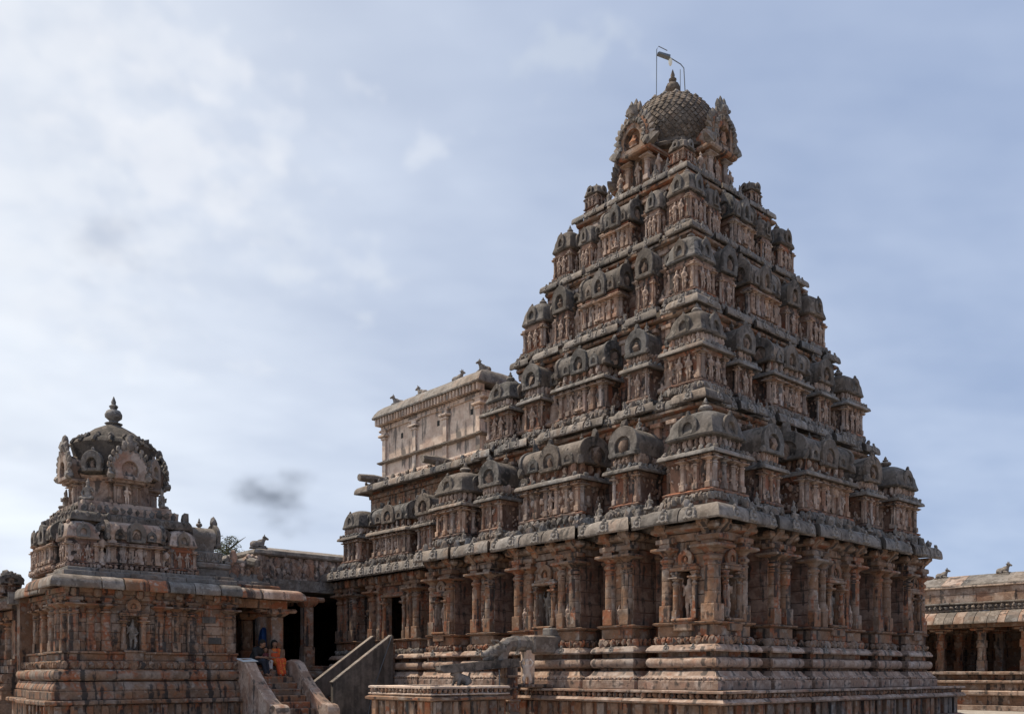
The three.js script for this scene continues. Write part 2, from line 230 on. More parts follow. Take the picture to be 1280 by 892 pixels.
// smooth solids from capsules: signed distance on a grid, meshed with surface nets
function capsule(P, a, b, ra, rb) { const bx = b[0] - a[0], by = b[1] - a[1], bz = b[2] - a[2], l = bx * bx + by * by + bz * bz || 1e-9, t = clamp(((P[0] - a[0]) * bx + (P[1] - a[1]) * by + (P[2] - a[2]) * bz) / l); return Math.hypot(P[0] - a[0] - bx * t, P[1] - a[1] - by * t, P[2] - a[2] - bz * t) - mix(ra, rb, t); }
function solid(caps, cell, k = 0.03, extra) {                     // caps: [a, b, ra, rb]
  const lo = [1e9, 1e9, 1e9], hi = [-1e9, -1e9, -1e9]; for (const [a, b, ra, rb] of caps) for (let i = 0; i < 3; i++) { lo[i] = Math.min(lo[i], a[i] - ra, b[i] - rb); hi[i] = Math.max(hi[i], a[i] + ra, b[i] + rb); }
  for (let i = 0; i < 3; i++) { lo[i] -= cell * 2; hi[i] += cell * 2; }
  const n = [0, 1, 2].map((i) => Math.ceil((hi[i] - lo[i]) / cell) + 1), f = new Float32Array(n[0] * n[1] * n[2]), id = (x, y, z) => x + n[0] * (y + n[1] * z);
  for (let z = 0; z < n[2]; z++) for (let y = 0; y < n[1]; y++) for (let x = 0; x < n[0]; x++) { const P = [lo[0] + x * cell, lo[1] + y * cell, lo[2] + z * cell]; let d = 1e9; for (const [a, b, ra, rb, kk] of caps) { const e = capsule(P, a, b, ra, rb), q = kk ?? k, h = Math.max(q - Math.abs(d - e), 0) / q; d = Math.min(d, e) - h * h * q * 0.25; } if (extra) d = extra(P, d); f[id(x, y, z)] = d; }
  const vi = new Int32Array(f.length).fill(-1), pos = [], ix = [];
  for (let z = 0; z + 1 < n[2]; z++) for (let y = 0; y + 1 < n[1]; y++) for (let x = 0; x + 1 < n[0]; x++) { let c = 0, s = [0, 0, 0]; const g = (i) => f[id(x + (i & 1), y + (i >> 1 & 1), z + (i >> 2))];
    for (let i = 0; i < 8; i++) for (const b of [1, 2, 4]) if (!(i & b)) { const u = g(i), w = g(i | b); if ((u < 0) !== (w < 0)) { const t = u / (u - w); s[0] += (i & 1) + (b === 1 ? t : 0); s[1] += (i >> 1 & 1) + (b === 2 ? t : 0); s[2] += (i >> 2) + (b === 4 ? t : 0); c++; } }
    if (c) { vi[id(x, y, z)] = pos.length / 3; pos.push(lo[0] + (x + s[0] / c) * cell, lo[1] + (y + s[1] / c) * cell, lo[2] + (z + s[2] / c) * cell); } }
  const E = [[1, 0, 0], [0, 1, 0], [0, 0, 1]];
  for (let z = 1; z + 1 < n[2]; z++) for (let y = 1; y + 1 < n[1]; y++) for (let x = 1; x + 1 < n[0]; x++) for (let a = 0; a < 3; a++) { const u = f[id(x, y, z)], w = f[id(x + E[a][0], y + E[a][1], z + E[a][2])]; if ((u < 0) === (w < 0)) continue;
    const b = E[(a + 1) % 3], c = E[(a + 2) % 3], q = [vi[id(x - b[0] - c[0], y - b[1] - c[1], z - b[2] - c[2])], vi[id(x - c[0], y - c[1], z - c[2])], vi[id(x, y, z)], vi[id(x - b[0], y - b[1], z - b[2])]];
    if (u < 0) ix.push(q[0], q[1], q[2], q[0], q[2], q[3]); else ix.push(q[0], q[2], q[1], q[0], q[3], q[2]); }
  const G = new THREE.BufferGeometry(); G.setAttribute('position', new THREE.Float32BufferAttribute(pos, 3)); G.setIndex(ix); G.computeVertexNormals();
  const uv = new Float32Array(pos.length / 3 * 2), col = new Float32Array(pos.length).fill(1); for (let i = 0; i < pos.length / 3; i++) { uv[i * 2] = (pos[i * 3] + pos[i * 3 + 2] * 0.7) / TILE; uv[i * 2 + 1] = pos[i * 3 + 1] / TILE; }
  G.setAttribute('uv', new THREE.BufferAttribute(uv, 2)); G.setAttribute('color', new THREE.BufferAttribute(col, 3)); return G;
}

// ---------------------------------------------------------------- masonry tools
const dirOf = (a, b) => { const x = b[0] - a[0], z = b[1] - a[1], l = Math.hypot(x, z); return [x / l, z / l, l]; };
function eachSeg(path, closed, fn) {                               // outside lies on the side (-dz, dx)
  const n = path.length, m = closed ? n : n - 1;
  for (let i = 0; i < m; i++) {
    const A = path[i], B = path[(i + 1) % n], d = dirOf(A, B);
    const P = closed || i > 0 ? path[(i - 1 + n) % n] : null, Q = closed || i + 2 < n ? path[(i + 2) % n] : null;
    const convex = (u, v) => { const c = -u[1] * v[0] + u[0] * v[1]; return c < -0.01 ? 1 : c > 0.01 ? -1 : 0; };
    fn(A, B, P ? -convex(dirOf(P, A), d) : 0, Q ? convex(d, dirOf(B, Q)) : 0, d, i);
  }
}
const SO = new WeakMap();
// one course of stones along a plan path; every stone its own mesh
function course(parent, name, path, prof, y, { mat = M.wall, len = 1.1, gap = 0.006, closed = false, merge = false, skip, amp = 0.012, tintv = 0.16, only, step = 0.4, push = 0.006, mix2 } = {}) {
  const oMax = Math.max(...prof.map((q) => q[0])); if (!SO.has(parent)) SO.set(parent, [rnd() * 50, rnd() * 50, rnd() * 50]); const so = SO.get(parent); let G = merge ? new Geo({ amp, so }) : null, last = null;
  eachSeg(path, closed, (A, B, mA, mB, d, i) => {
    if (only && !only(i, d)) return;
    if (d[2] + Math.min(0, -mA * oMax) + Math.min(0, mB * oMax) < 0.03) return;
    let cuts = [0]; const n = Math.max(1, Math.round(d[2] / len)); for (let k = 1; k < n; k++) cuts.push(d[2] * (k + rr(-0.22, 0.22)) / n); cuts.push(d[2]);
    let spans = []; for (let k = 0; k + 1 < cuts.length; k++) spans.push([cuts[k], cuts[k + 1]]);
    if (skip) { const s = skip(i, A, B); if (s) spans = spans.flatMap(([a, b]) => [[a, Math.min(b, s[0])], [Math.max(a, s[1]), b]]).filter(([a, b]) => b - a > 0.06); }
    for (const [a, b] of spans) {
      const first = a === 0, end = b === d[2], g = G ?? new Geo({ amp, so }); g.tint(tintv * 0.6, 0.04);
      const a1 = first ? a : a + gap, b1 = end ? b : b - gap, nx = -d[1], nz2 = d[0], pu = rr(-push, push);
      g.sweep(prof, [A[0] + d[0] * a1 + nx * pu, A[1] + d[1] * a1 + nz2 * pu], [A[0] + d[0] * b1 + nx * pu, A[1] + d[1] * b1 + nz2 * pu], first ? mA : 0, end ? mB : 0, y, step);
      if (!G) last = g.build(name, mix2 && rnd() < 0.4 ? mix2 : mat, parent);
    }
  });
  return G ? G.build(name, mat, parent) : last;
}
const rect = (x0, z0, x1, z1) => [[x0, z0], [x0, z1], [x1, z1], [x1, z0]];   // starts on the -x side, outside outward
const sq = (h, cx = 0, cz = 0) => rect(cx - h, cz - h, cx + h, cz + h);
const grow = (prof, k, ku = k) => prof.map(([o, u]) => [o * k, u * ku]);
const slab = (o0, o1, h, ch = 0.015) => [[o0, 0], [o1 - ch, 0], [o1, ch], [o1, h - ch], [o1 - ch, h], [o0, h]];
const KAPOTA = [[-0.25, 0.06], [0.42, 0.06], [0.55, -0.05], [0.635, -0.06], [0.66, -0.02], [0.645, 0.10], [0.61, 0.20], [0.53, 0.29], [0.41, 0.345], [0.26, 0.37], [-0.25, 0.38]];   // the curved eave
const PADMA = [[-0.2, 0], [0.44, 0], [0.46, 0.03], [0.46, 0.06], [0.36, 0.12], [0.28, 0.24], [-0.2, 0.24]];
const TORUS = (o0, o, h) => { const q = [[o0, 0]]; for (let i = 0; i <= 8; i++) { const a = -Math.PI / 2 + i / 8 * Math.PI; q.push([o - h * 0.42 + Math.cos(a) * h * 0.42, h / 2 + Math.sin(a) * h / 2]); } q.push([o0, h]); return q; };
function lumps(g, path, closed, out, y, sp, r, sy = 1.1, prob = 1) { eachSeg(path, closed, (A, B, mA, mB, d) => { const n = Math.max(1, Math.round((d[2] + out * (mB - mA)) / sp)); const s0 = mA * out, s1 = d[2] + mB * out; for (let k = 0; k < n; k++) { if (rnd() > prob) continue; const s = mix(s0, s1, (k + 0.5) / n); g.tint(0.22, 0.06).lump(A[0] + d[0] * s - d[1] * out, y, A[1] + d[1] * s + d[0] * out, r * rr(0.85, 1.15), sy * rr(0.85, 1.25)); const q = rr(-0.45, 0.45) * r; if (r > 0.06) g.lump(A[0] + d[0] * (s + q) - d[1] * (out + r * 0.55), y + r * rr(0.1, 0.7), A[1] + d[1] * (s + q) + d[0] * (out + r * 0.55), r * rr(0.4, 0.6), rr(0.8, 1.3)); } }); }

// ---------------------------------------------------------------- carved figures (worn, about life shape), shared by all their copies
const FIG = [
  [[[0, .52, 0], [0, .70, 0], .085, .10], [[0, .70, 0], [0, .76, .01], .10, .05], [[0, .80, .01], [0, .86, .015], .048, .052], [[0, .88, 0], [0, .985, -.01], .045, .02], [[-.05, .50, 0], [-.055, .27, .015], .06, .045], [[-.055, .27, .015], [-.05, .03, 0], .042, .035], [[.05, .50, 0], [.065, .27, .03], .06, .045], [[.065, .27, .03], [.06, .03, 0], .042, .035], [[-.05, .02, 0], [-.06, .02, .06], .035, .03], [[.06, .02, 0], [.08, .02, .06], .035, .03], [[-.11, .71, 0], [-.17, .56, .01], .038, .032], [[-.17, .56, .01], [-.12, .44, .04], .03, .026], [[.11, .71, 0], [.18, .60, .02], .038, .032], [[.18, .60, .02], [.14, .73, .06], .03, .025], [[-.16, .02, -.06], [.16, .02, -.06], .04, .04]],
  [[[.01, .50, 0], [-.015, .69, 0], .09, .105], [[-.015, .69, 0], [-.01, .76, .01], .10, .05], [[0, .80, .01], [.005, .86, .015], .05, .052], [[.01, .88, 0], [.02, .97, -.01], .055, .03], [[-.05, .48, 0], [-.04, .26, .02], .065, .045], [[-.04, .26, .02], [-.05, .03, 0], .042, .035], [[.06, .48, 0], [.11, .30, .05], .062, .045], [[.11, .30, .05], [.06, .05, .02], .04, .034], [[-.12, .70, 0], [-.20, .80, .02], .038, .03], [[-.20, .80, .02], [-.16, .92, .03], .03, .024], [[.10, .70, 0], [.17, .56, .03], .038, .032], [[.17, .56, .03], [.09, .49, .08], .03, .026], [[-.12, .68, 0], [-.16, .53, .02], .034, .03], [[-.14, .02, -.05], [.16, .02, -.05], .04, .04]],
  [[[0, .24, 0], [0, .55, 0], .14, .13], [[0, .55, 0], [0, .66, .01], .11, .06], [[0, .73, .01], [0, .79, .02], .075, .078], [[0, .84, 0], [0, .96, -.01], .06, .03], [[-.10, .17, .02], [-.24, .15, .13], .10, .075], [[-.24, .15, .13], [.0, .11, .22], .07, .055], [[.10, .17, .02], [.24, .15, .13], .10, .075], [[.24, .15, .13], [.03, .10, .22], .07, .055], [[-.15, .56, 0], [-.24, .38, .04], .055, .045], [[-.24, .38, .04], [-.16, .27, .14], .042, .035], [[.15, .56, 0], [.25, .42, .05], .055, .045], [[.25, .42, .05], [.18, .55, .12], .042, .035], [[-.2, .04, 0], [.2, .04, 0], .06, .06]],
  [[[0, .40, 0], [0, .62, 0], .15, .14], [[0, .62, 0], [0, .72, .02], .12, .07], [[0, .78, .03], [0, .84, .04], .09, .09], [[-.08, .36, .02], [-.13, .16, .08], .085, .06], [[-.13, .16, .08], [-.10, .03, .03], .055, .05], [[.08, .36, .02], [.13, .16, .08], .085, .06], [[.13, .16, .08], [.10, .03, .03], .055, .05], [[-.15, .62, 0], [-.22, .78, .02], .05, .042], [[-.22, .78, .02], [-.12, .93, 0], .04, .035], [[.15, .62, 0], [.22, .78, .02], .05, .042], [[.22, .78, .02], [.12, .93, 0], .04, .035]],
].map((c, i) => solid(c, i < 2 ? 0.026 : 0.034, 0.025, (P, d) => d + 0.016 * nz(P[0] * 19, P[1] * 19 + i, P[2] * 19) + 0.010 * nz(P[0] * 41, P[1] * 41, P[2] * 41 + i)));
function figure(v, x, y, z, h, rot, parent, mat = M.pale, name = 'carved_figure') { const m = mesh(name, FIG[v], mat, parent); m.position.set(x, y, z); m.rotation.y = rot; m.scale.setScalar(h); return m; }
// horseshoe medallion on an eave
const KUDU = (() => { const g = new Geo({ amp: 0.008 }); g.add(new THREE.TorusGeometry(0.115, 0.032, 5, 16), new THREE.Matrix4().makeTranslation(0, 0.12, 0.02)); g.add(new THREE.CylinderGeometry(0.115, 0.115, 0.03, 16), new THREE.Matrix4().makeRotationX(Math.PI / 2).premultiply(new THREE.Matrix4().makeTranslation(0, 0.12, 0.008))); g.lump(0, 0.12, 0.035, 0.05); g.lump(0, 0.275, 0.02, 0.045, 1.4); for (const s of [-1, 1]) g.lump(s * 0.12, 0.02, 0.02, 0.045, 0.9); return g.geometry(); })();
function medallion(x, y, z, k, rot, lean, parent) { const m = mesh('arch_medallion', KUDU, M.grey, parent); m.position.set(x, y, z); m.rotation.set(-lean, rot, 0, 'YXZ'); m.scale.setScalar(k); return m; }
function medallions(parent, path, closed, out, y, sp, k, only) { eachSeg(path, closed, (A, B, mA, mB, d, i) => { if (d[2] < 0.55 || (only && !only(i, d))) return; const n = Math.max(1, Math.round(d[2] / sp)); for (let q = 0; q < n; q++) { const s = d[2] * (q + 0.5 + rr(-0.1, 0.1)) / n; medallion(A[0] + d[0] * s - d[1] * out, y, A[1] + d[1] * s + d[0] * out, k * rr(0.85, 1.15), Math.atan2(-d[1], d[0]), 0.2, parent); } }); }

// ---------------------------------------------------------------- pilasters (local: +z faces out, base centre at the wall face)
function pilGeo(g, w, h, low = false) {
  const r = w / 2, n = low ? 6 : 10;
  g.box(-r * 1.08, 0, -r, r * 1.08, h * 0.2, r * 1.08, 0.012);
  g.lathe([[r * 0.98, h * 0.2], [r * 0.95, h * 0.7], [r * 1.02, h * 0.705], [r * 1.02, h * 0.73], [r * 0.9, h * 0.74], [r * 0.9, h * 0.765]], n, 0, 0, 0.3);
  capGeo(g, w, h, n);
}
function capGeo(g, w, h, n = 10) {
  const r = w / 2;
  g.lathe([[r * 0.85, h * 0.76], [r * 1.18, h * 0.785], [r * 1.22, h * 0.82], [r * 0.85, h * 0.85], [r * 0.8, h * 0.865], [r * 1.1, h * 0.885], [r * 1.5, h * 0.915]], n, 0, 0, 0.3);
  g.rects([[r * 1.5, r * 1.5, h * 0.912], [r * 1.95, r * 1.95, h * 0.935], [r * 1.95, r * 1.95, h * 0.96], [r * 1.8, r * 1.8, h * 0.97]]);
  g.box(-r * 1.0, h * 0.97, -r, r * 1.0, h * 1.04, r * 1.0, 0.01);
  g.box(-r * 1.7, h * 1.02, -r, r * 1.7, h * 1.10, r * 1.15, 0.03);
}
function miniPil(parent, x, y, z, w, h, rot, mat = M.pale) { const g = new Geo({ amp: 0.008 }); g.tint(0.25, 0.1); g.at(0, 0, 0); pilGeo(g, w, h, true); const m = g.build('pilaster', mat, parent); m.position.set(x, y, z); m.rotation.y = rot; return m; }
// a large pilaster: base and capital, its shaft a stack of stones
function bigPil(parent, x, y, z, w, h, rot, nst = 3) {
  const so = [rnd() * 50, rnd() * 50, rnd() * 50], g = new Geo({ amp: 0.008, so }), r = w / 2; g.tint(0.12, 0.06); capGeo(g, w, h); g.lathe([[r * 0.9, h * 0.70], [r * 1.03, h * 0.71], [r * 1.03, h * 0.735], [r * 0.88, h * 0.745], [r * 0.88, h * 0.77]], 10, 0, 0, 0.3);
  const m = g.build('pilaster', M.wall, parent); m.position.set(x, y, z); m.rotation.y = rot;
  const sb = new Geo({ amp: 0.006, so }); sb.tint(0.07, 0.04).box(-r * 1.02, 0, -r, r * 1.02, h * 0.22, r * 1.02, 0.014); sb.build('shaft_stone', M.wall, m);
  for (let k = 0; k < nst; k++) { const s = new Geo({ amp: 0.005, so }), a = h * mix(0.22, 0.705, k / nst) + 0.004, b = h * mix(0.22, 0.705, (k + 1) / nst) - 0.004; s.tint(0.08, 0.04); s.lathe([[r * 0.94, a], [r * 0.97, a + 0.012], [r * 0.97, b - 0.012], [r * 0.94, b]], 12, rr(-0.004, 0.004), rr(-0.004, 0.004), 0.26); s.build('shaft_stone', M.wall, m); }
  return m;
}
// ---------------------------------------------------------------- horseshoe gables
function archPts(w, h, spikes = 0, sd = 0) { const o = [], n = 26; for (let i = 0; i <= n; i++) { const t = i / n, a = mix(-0.42, Math.PI + 0.42, t); let k = 1 + (spikes ? spikes * (0.5 + 0.5 * Math.cos(i * Math.PI)) : 0); k *= 1 + 0.03 * Math.exp(-Math.pow((t - 0.5) * 9, 2)); o.push([Math.cos(a) * w / 2 * k, h * 0.42 + Math.sin(a) * h * 0.56 * k]); } o[0][1] = 0; o[n][1] = 0; o[0][0] = w * 0.44; o[n][0] = -w * 0.44; return o; }
function archShape(w, h, hole, spikes) { const s = new THREE.Shape(archPts(w, h, spikes).map((q) => new THREE.Vector2(...q))); if (hole) { const q = archPts(w * hole, h * hole).map(([x, y]) => new THREE.Vector2(x, y + h * 0.10)); s.holes.push(new THREE.Path(q)); } return s; }
const extr = (shape, depth, bevel = 0.015) => new THREE.ExtrudeGeometry(shape, { depth, bevelEnabled: bevel > 0, bevelThickness: bevel, bevelSize: bevel, bevelSegments: 1, curveSegments: 4, steps: 1 });
// a gable: raised rim, sunk field, small figure inside (local: +z out)
function gable(parent, x, y, z, w, h, rot, { th = 0.1, spikes = 0, fig = true, name = 'gable_arch', mat = M.dark } = {}) {
  const g = new Geo({ amp: 0.007 }); g.tint(0.15, 0.06); g.add(extr(archShape(w, h, 0.58, spikes), th)); g.add(extr(archShape(w * 0.8, h * 0.82, 0, 0), 0.03, 0), new THREE.Matrix4().makeTranslation(0, h * 0.03, -0.02));
  if (fig) { g.t = [1.25, 1.0, 0.85]; g.lump(0, h * 0.30, th * 0.35, w * 0.13, 1.5).lump(0, h * 0.46, th * 0.4, w * 0.07); }
  g.t = [1, 1, 1]; g.lump(0, h * 1.06, th * 0.4, w * 0.09, 1.6);
  for (const s of [-1, 1]) g.lump(s * w * 0.46, h * 0.08, th * 0.5, w * 0.08, 1.2);
  const m = g.build(name, mat, parent); m.position.set(x, y, z); m.rotation.y = rot; return m;
}
const finialProf = (r, h) => [[r * 0.5, 0], [r * 0.9, h * 0.06], [r * 1.1, h * 0.10], [r * 0.5, h * 0.16], [r * 0.55, h * 0.2], [r * 1.0, h * 0.30], [r * 1.05, h * 0.40], [r * 0.8, h * 0.52], [r * 0.35, h * 0.58], [r * 0.5, h * 0.64], [r * 0.55, h * 0.68], [r * 0.25, h * 0.74], [r * 0.3, h * 0.82], [0.01, h]];
function finial(parent, x, y, z, r, h, mat = M.grey) { const g = new Geo({ amp: 0.004, crease: 50 }); g.tint(); g.lathe(finialProf(r, h), 9); const m = g.build('finial', mat, parent); m.position.set(x, y, z); return m; }

// ---------------------------------------------------------------- the miniature shrines along each storey (local: +z faces out, origin under its centre)
// kind: square (square dome), barrel (long vault with end gables), arched (vault seen end-on)
function shrine(parent, kind, w, d, H, x, y, z, rot, { neck = true, figs = false, frieze = true, corner = false, mats = [M.red, M.pale, M.dark, M.grey] } = {}) {
  H *= rr(0.97, 1.04); w *= rr(0.97, 1.03); const f = neck ? { fr: 0.12, b: 0.16, body: 0.51, cor: 0.60, nk: 0.71 } : { fr: 0.12, b: 0.16, body: 0.55, cor: 0.62, nk: 0.63 };
  const hx = w / 2, hz = d / 2, body = new Geo({ amp: 0.01 });
  body.tint(0.12, 0.1); body.box(-hx * 0.93, 0, -hz * 0.93, hx * 0.93, H * f.cor, hz * 0.93, 0.01);
  body.tint().rects([[hx * 1.12, hz * 1.12, 0], [hx * 1.12, hz * 1.12, H * 0.03], [hx * 0.98, hz * 0.98, H * 0.05]], 0, 0, 2);
  body.tint().rects([[hx * 1.14, hz * 1.14, H * f.fr], [hx * 1.16, hz * 1.16, H * (f.fr + 0.02)], [hx * 1.02, hz * 1.02, H * f.b]], 0, 0, 2);
  body.tint(0.1, 0.1).rects([[hx * 1.0, hz * 1.0, H * (f.body - 0.05)], [hx * 1.06, hz * 1.06, H * (f.body - 0.015)], [hx * 1.06, hz * 1.06, H * f.body]], 0, 0, 2);
  if (neck) body.tint(0.1, 0.1).rects([[hx * 0.86, hz * 0.86, H * f.cor - 0.02], [hx * 0.86, hz * 0.86, H * f.nk]]);
  const root = body.build('miniature_shrine', mats[0], parent); root.position.set(x, y, z); root.rotation.y = rot + rr(-0.02, 0.02);
  if (frieze) { const g = new Geo({ amp: 0 }); lumps(g, rect(-hx, -hz, hx, hz), true, hx * 0.1, H * (f.fr * 0.62), Math.max(0.11, w * 0.1), H * 0.036, 1.15); g.build('carved_frieze', mats[3], root, 'stuff'); }
  // pilasters and figures on the faces that show
  const ph = H * (f.body - f.b) / 1.1, pw = Math.min(0.17, w * 0.115), faces = [[0, hx, hz], [Math.PI / 2, hz, hx], [-Math.PI / 2, hz, hx]];
  for (const [a, half, dist] of faces) {
    const wd = half * 2, n = a === 0 ? (kind === 'barrel' ? 6 : kind === 'square' ? 4 : 3) : (kind === 'square' ? 4 : 2), sx = Math.sin(a), cx = Math.cos(a);
    for (let i = 0; i < n; i++) {
      const t = n === 1 ? 0 : mix(-half + pw * 0.6, half - pw * 0.6, i / (n - 1)), mid2 = i > 0 && i < n - 1, px = cx * t + sx * dist * 0.99, pz = -sx * t + cx * dist * 0.99;
      if (a !== 0 && i === n - 1 && a > 0) continue; if (a !== 0 && i === 0 && a < 0) continue;
      if (figs && mid2 && kind !== 'barrel') figure(rnd() < 0.5 ? 0 : 1, cx * t + sx * (dist + 0.02), H * f.b, -sx * t + cx * (dist + 0.02), ph * 0.98, a, root);
      else miniPil(root, px, H * f.b, pz, pw, ph, a, mats[1]);
    }
    const gaps = a === 0 && kind === 'arched' ? [0] : kind === 'barrel' && a === 0 ? [-half * 0.42, half * 0.42] : [];
    if (kind === 'barrel' && a === 0) figure(figs ? 2 : 0, 0, H * f.b, dist + 0.03, ph * (figs ? 0.7 : 0.85), 0, root);
    if (figs) for (const t of gaps) figure(rnd() < 0.5 ? 0 : 1, cx * t + sx * dist, H * f.b, -sx * t + cx * dist, ph * 0.9, a, root);
  }
  { const rl = new Geo({ amp: 0 }); for (const [a2, half, dist] of faces) { const n = Math.round(half * 2 * ph * 26); for (let i = 0; i < n; i++) { const t = rr(-half * 0.92, half * 0.92), S2 = Math.sin(a2), C2 = Math.cos(a2), dd = dist * 0.94; rl.tint(0.35, 0.08).lump(C2 * t + S2 * dd, H * f.b + rr(0.02, ph * 0.95), -S2 * t + C2 * dd, rr(0.025, 0.06) * (0.6 + w * 0.35), rr(0.9, 1.8)); } } rl.build('carved_relief', mats[1], root, 'stuff'); }
  // little eave
  if (neck) {
    const k = w > 2 ? 0.38 : 0.34; const prof = grow(KAPOTA, k, k * 0.98).map(([o, u]) => [Math.max(o, -0.1), u]);
    const e = new Geo({ amp: 0.01 }); eachSeg(rect(-hx * 0.98, -hz * 0.98, hx * 0.98, hz * 0.98), true, (A, B, mA, mB) => e.tint().sweep(prof, A, B, mA, mB, H * f.body, 0.3)); lumps(e, rect(-hx, -hz, hx, hz), true, 0.16 * k * 2, H * (f.body + 0.055), Math.max(0.2, w * 0.17), H * 0.028, 1); e.build('eave', mats[3], root);
    const q = new Geo({ amp: 0 }); lumps(q, rect(-hx * 0.86, -hz * 0.86, hx * 0.86, hz * 0.86), true, 0.03, H * (f.cor + 0.055), Math.max(0.14, w * 0.14), H * 0.03, 1.7); q.build('carved_frieze', mats[1], root, 'stuff');
  }
  const y0 = H * f.nk, rh = H - y0, g = new Geo({ amp: 0.012, crease: 32 }); g.tint(0.22, 0.06);
  if (kind === 'square') {
    const bu = rr(-0.03, 0.05), pr = [[1.02, -0.06], [1.14, -0.02], [1.17, 0.04], [1.12, 0.16], [1.05 + bu, 0.32], [1.04 + bu, 0.5], [1.0 + bu, 0.68], [0.88, 0.84], [0.66, 0.95], [0.3, 1.02]];
    const se = (k, t) => { const e = mix(9, neck ? 3.2 : 2.5, sst(0.1, 0.9, t)), o = []; for (let i = 0; i < 24; i++) { const q = i / 24 * 2 * Math.PI + Math.PI / 4, cx2 = Math.cos(q), sz2 = Math.sin(q), m = Math.pow(Math.pow(Math.abs(cx2), e) + Math.pow(Math.abs(sz2), e), -1 / e); o.push([hx * k * m * cx2, y0 + t * rh, -hz * k * m * sz2]); } return o; };
    g.loft(pr.map(([k, t]) => se(k, t)));
    const rf = g.build('roof', mats[2], root);
    for (const [a, dist] of [[0, hz], [Math.PI / 2, hx], [-Math.PI / 2, hx]]) { const k = w * 0.42; gable(root, Math.sin(a) * dist * 1.03, y0 + rh * 0.06, Math.cos(a) * dist * 1.03, k, rh * 0.72, a, { th: 0.07, fig: false, name: 'gable_arch' }); }
    if (corner || rnd() < 0.75) finial(root, 0, y0 + rh * 1.0, 0, w * 0.13, H * rr(0.15, 0.19));
  } else if (kind === 'arched') {
    const aw = w * 1.12, ah = rh * 1.14; g.add(extr(archShape(aw * 0.97, ah * 0.97, 0, 0), d * 1.0, 0.0), new THREE.Matrix4().makeTranslation(0, y0, -hz * 1.0)); g.build('roof', mats[2], root);
    gable(root, 0, y0 - 0.01, hz * 1.0, aw, ah, 0, { th: 0.1 });
    if (rnd() < 0.6) finial(root, 0, y0 + ah * 1.02, -hz * 0.1, w * 0.10, H * rr(0.08, 0.14)); else figure(2, 0, y0 + ah * 0.98, 0, H * 0.16, 0, root, mats[3]);
  } else {
    const ad = d * 1.15, ah = rh * 1.02; g.add(extr(archShape(ad, ah, 0, 0), w * 1.04, 0), new THREE.Matrix4().makeRotationY(Math.PI / 2).premultiply(new THREE.Matrix4().makeTranslation(-hx * 1.04, y0, 0))); g.build('roof', mats[2], root);
    for (const s of [-1, 1]) gable(root, s * hx * 1.03, y0 - 0.01, 0, ad * 1.06, ah * 1.05, s * Math.PI / 2, { th: 0.09 });
    gable(root, 0, y0 - rh * 0.12, ad * 0.42, w * 0.36, ah * 1.02, 0, { th: 0.14 });
    for (const s of [-1, 1]) gable(root, s * hx * 0.62, y0, ad * 0.46, w * 0.18, ah * 0.5, 0, { th: 0.05, fig: false });
    for (const t of [-0.6, 0, 0.6]) if (rnd() < 0.6) finial(root, t * hx, y0 + ah * 1.0, 0, 0.06 * H / 2.4, H * 0.10);
  }
  return root;
}
// a niche in a wall: frame pilasters, lintel, pediment, sill, back and an image (local: +z out, at the wall face)
function niche(parent, x, y, z, w, h, rot, { fig = 0, figMat = M.pale, deep = 0.4, door = false } = {}) {
  const g = new Geo({ amp: 0.008 }); g.tint(0.1, 0.08);
  if (!door) g.box(-w / 2 - 0.02, -0.05, -deep - 0.1, w / 2 + 0.02, h + 0.1, -deep, 0);
  g.box(-w / 2 - 0.2, h, -0.1, w / 2 + 0.2, h + 0.1, 0.17, 0.02); g.tint().box(-w / 2 - 0.12, h + 0.1, -0.1, w / 2 + 0.12, h + 0.17, 0.12, 0.02);
  for (const s of [-1, 1]) g.box(s * (w / 2), 0, -deep, s * (w / 2 + 0.06), h, 0.02, 0);
  if (!door) { g.tint().box(-w / 2 - 0.05, -0.32, -0.05, w / 2 + 0.05, -0.06, 0.19, 0.02); g.box(-w / 2 - 0.1, -0.07, -0.05, w / 2 + 0.1, 0.0, 0.24, 0.02); }
  const m = g.build('niche', M.wall, parent); m.position.set(x, y, z); m.rotation.y = rot;
  for (const s of [-1, 1]) { const q = new Geo({ amp: 0.006 }); q.tint(0.2, 0.08); pilGeo(q, 0.15, h / 1.1); const pm = q.build('frame_pilaster', M.wall, m); pm.position.set(s * (w / 2 + 0.07), 0, 0.06); }
  if (!door) { const gb = gable(m, 0, h + 0.17, 0.0, w * 0.9, w * 0.75, 0, { th: 0.08, mat: M.wall, name: 'pediment' }); }
  if (fig !== null) figure(fig, 0, 0, -deep * 0.25, h * 0.93, 0, m, figMat, 'statue');
  return m;
}

// ================================================================ ground
{
  const g = new Geo({ amp: 0, crease: 0 }); g.quad([-700, 0, 700], [700, 0, 700], [700, 0, -700], [-700, 0, -700]);
  tag(g.build('ground', M.pav, scene), null, null, null, 'structure');
}

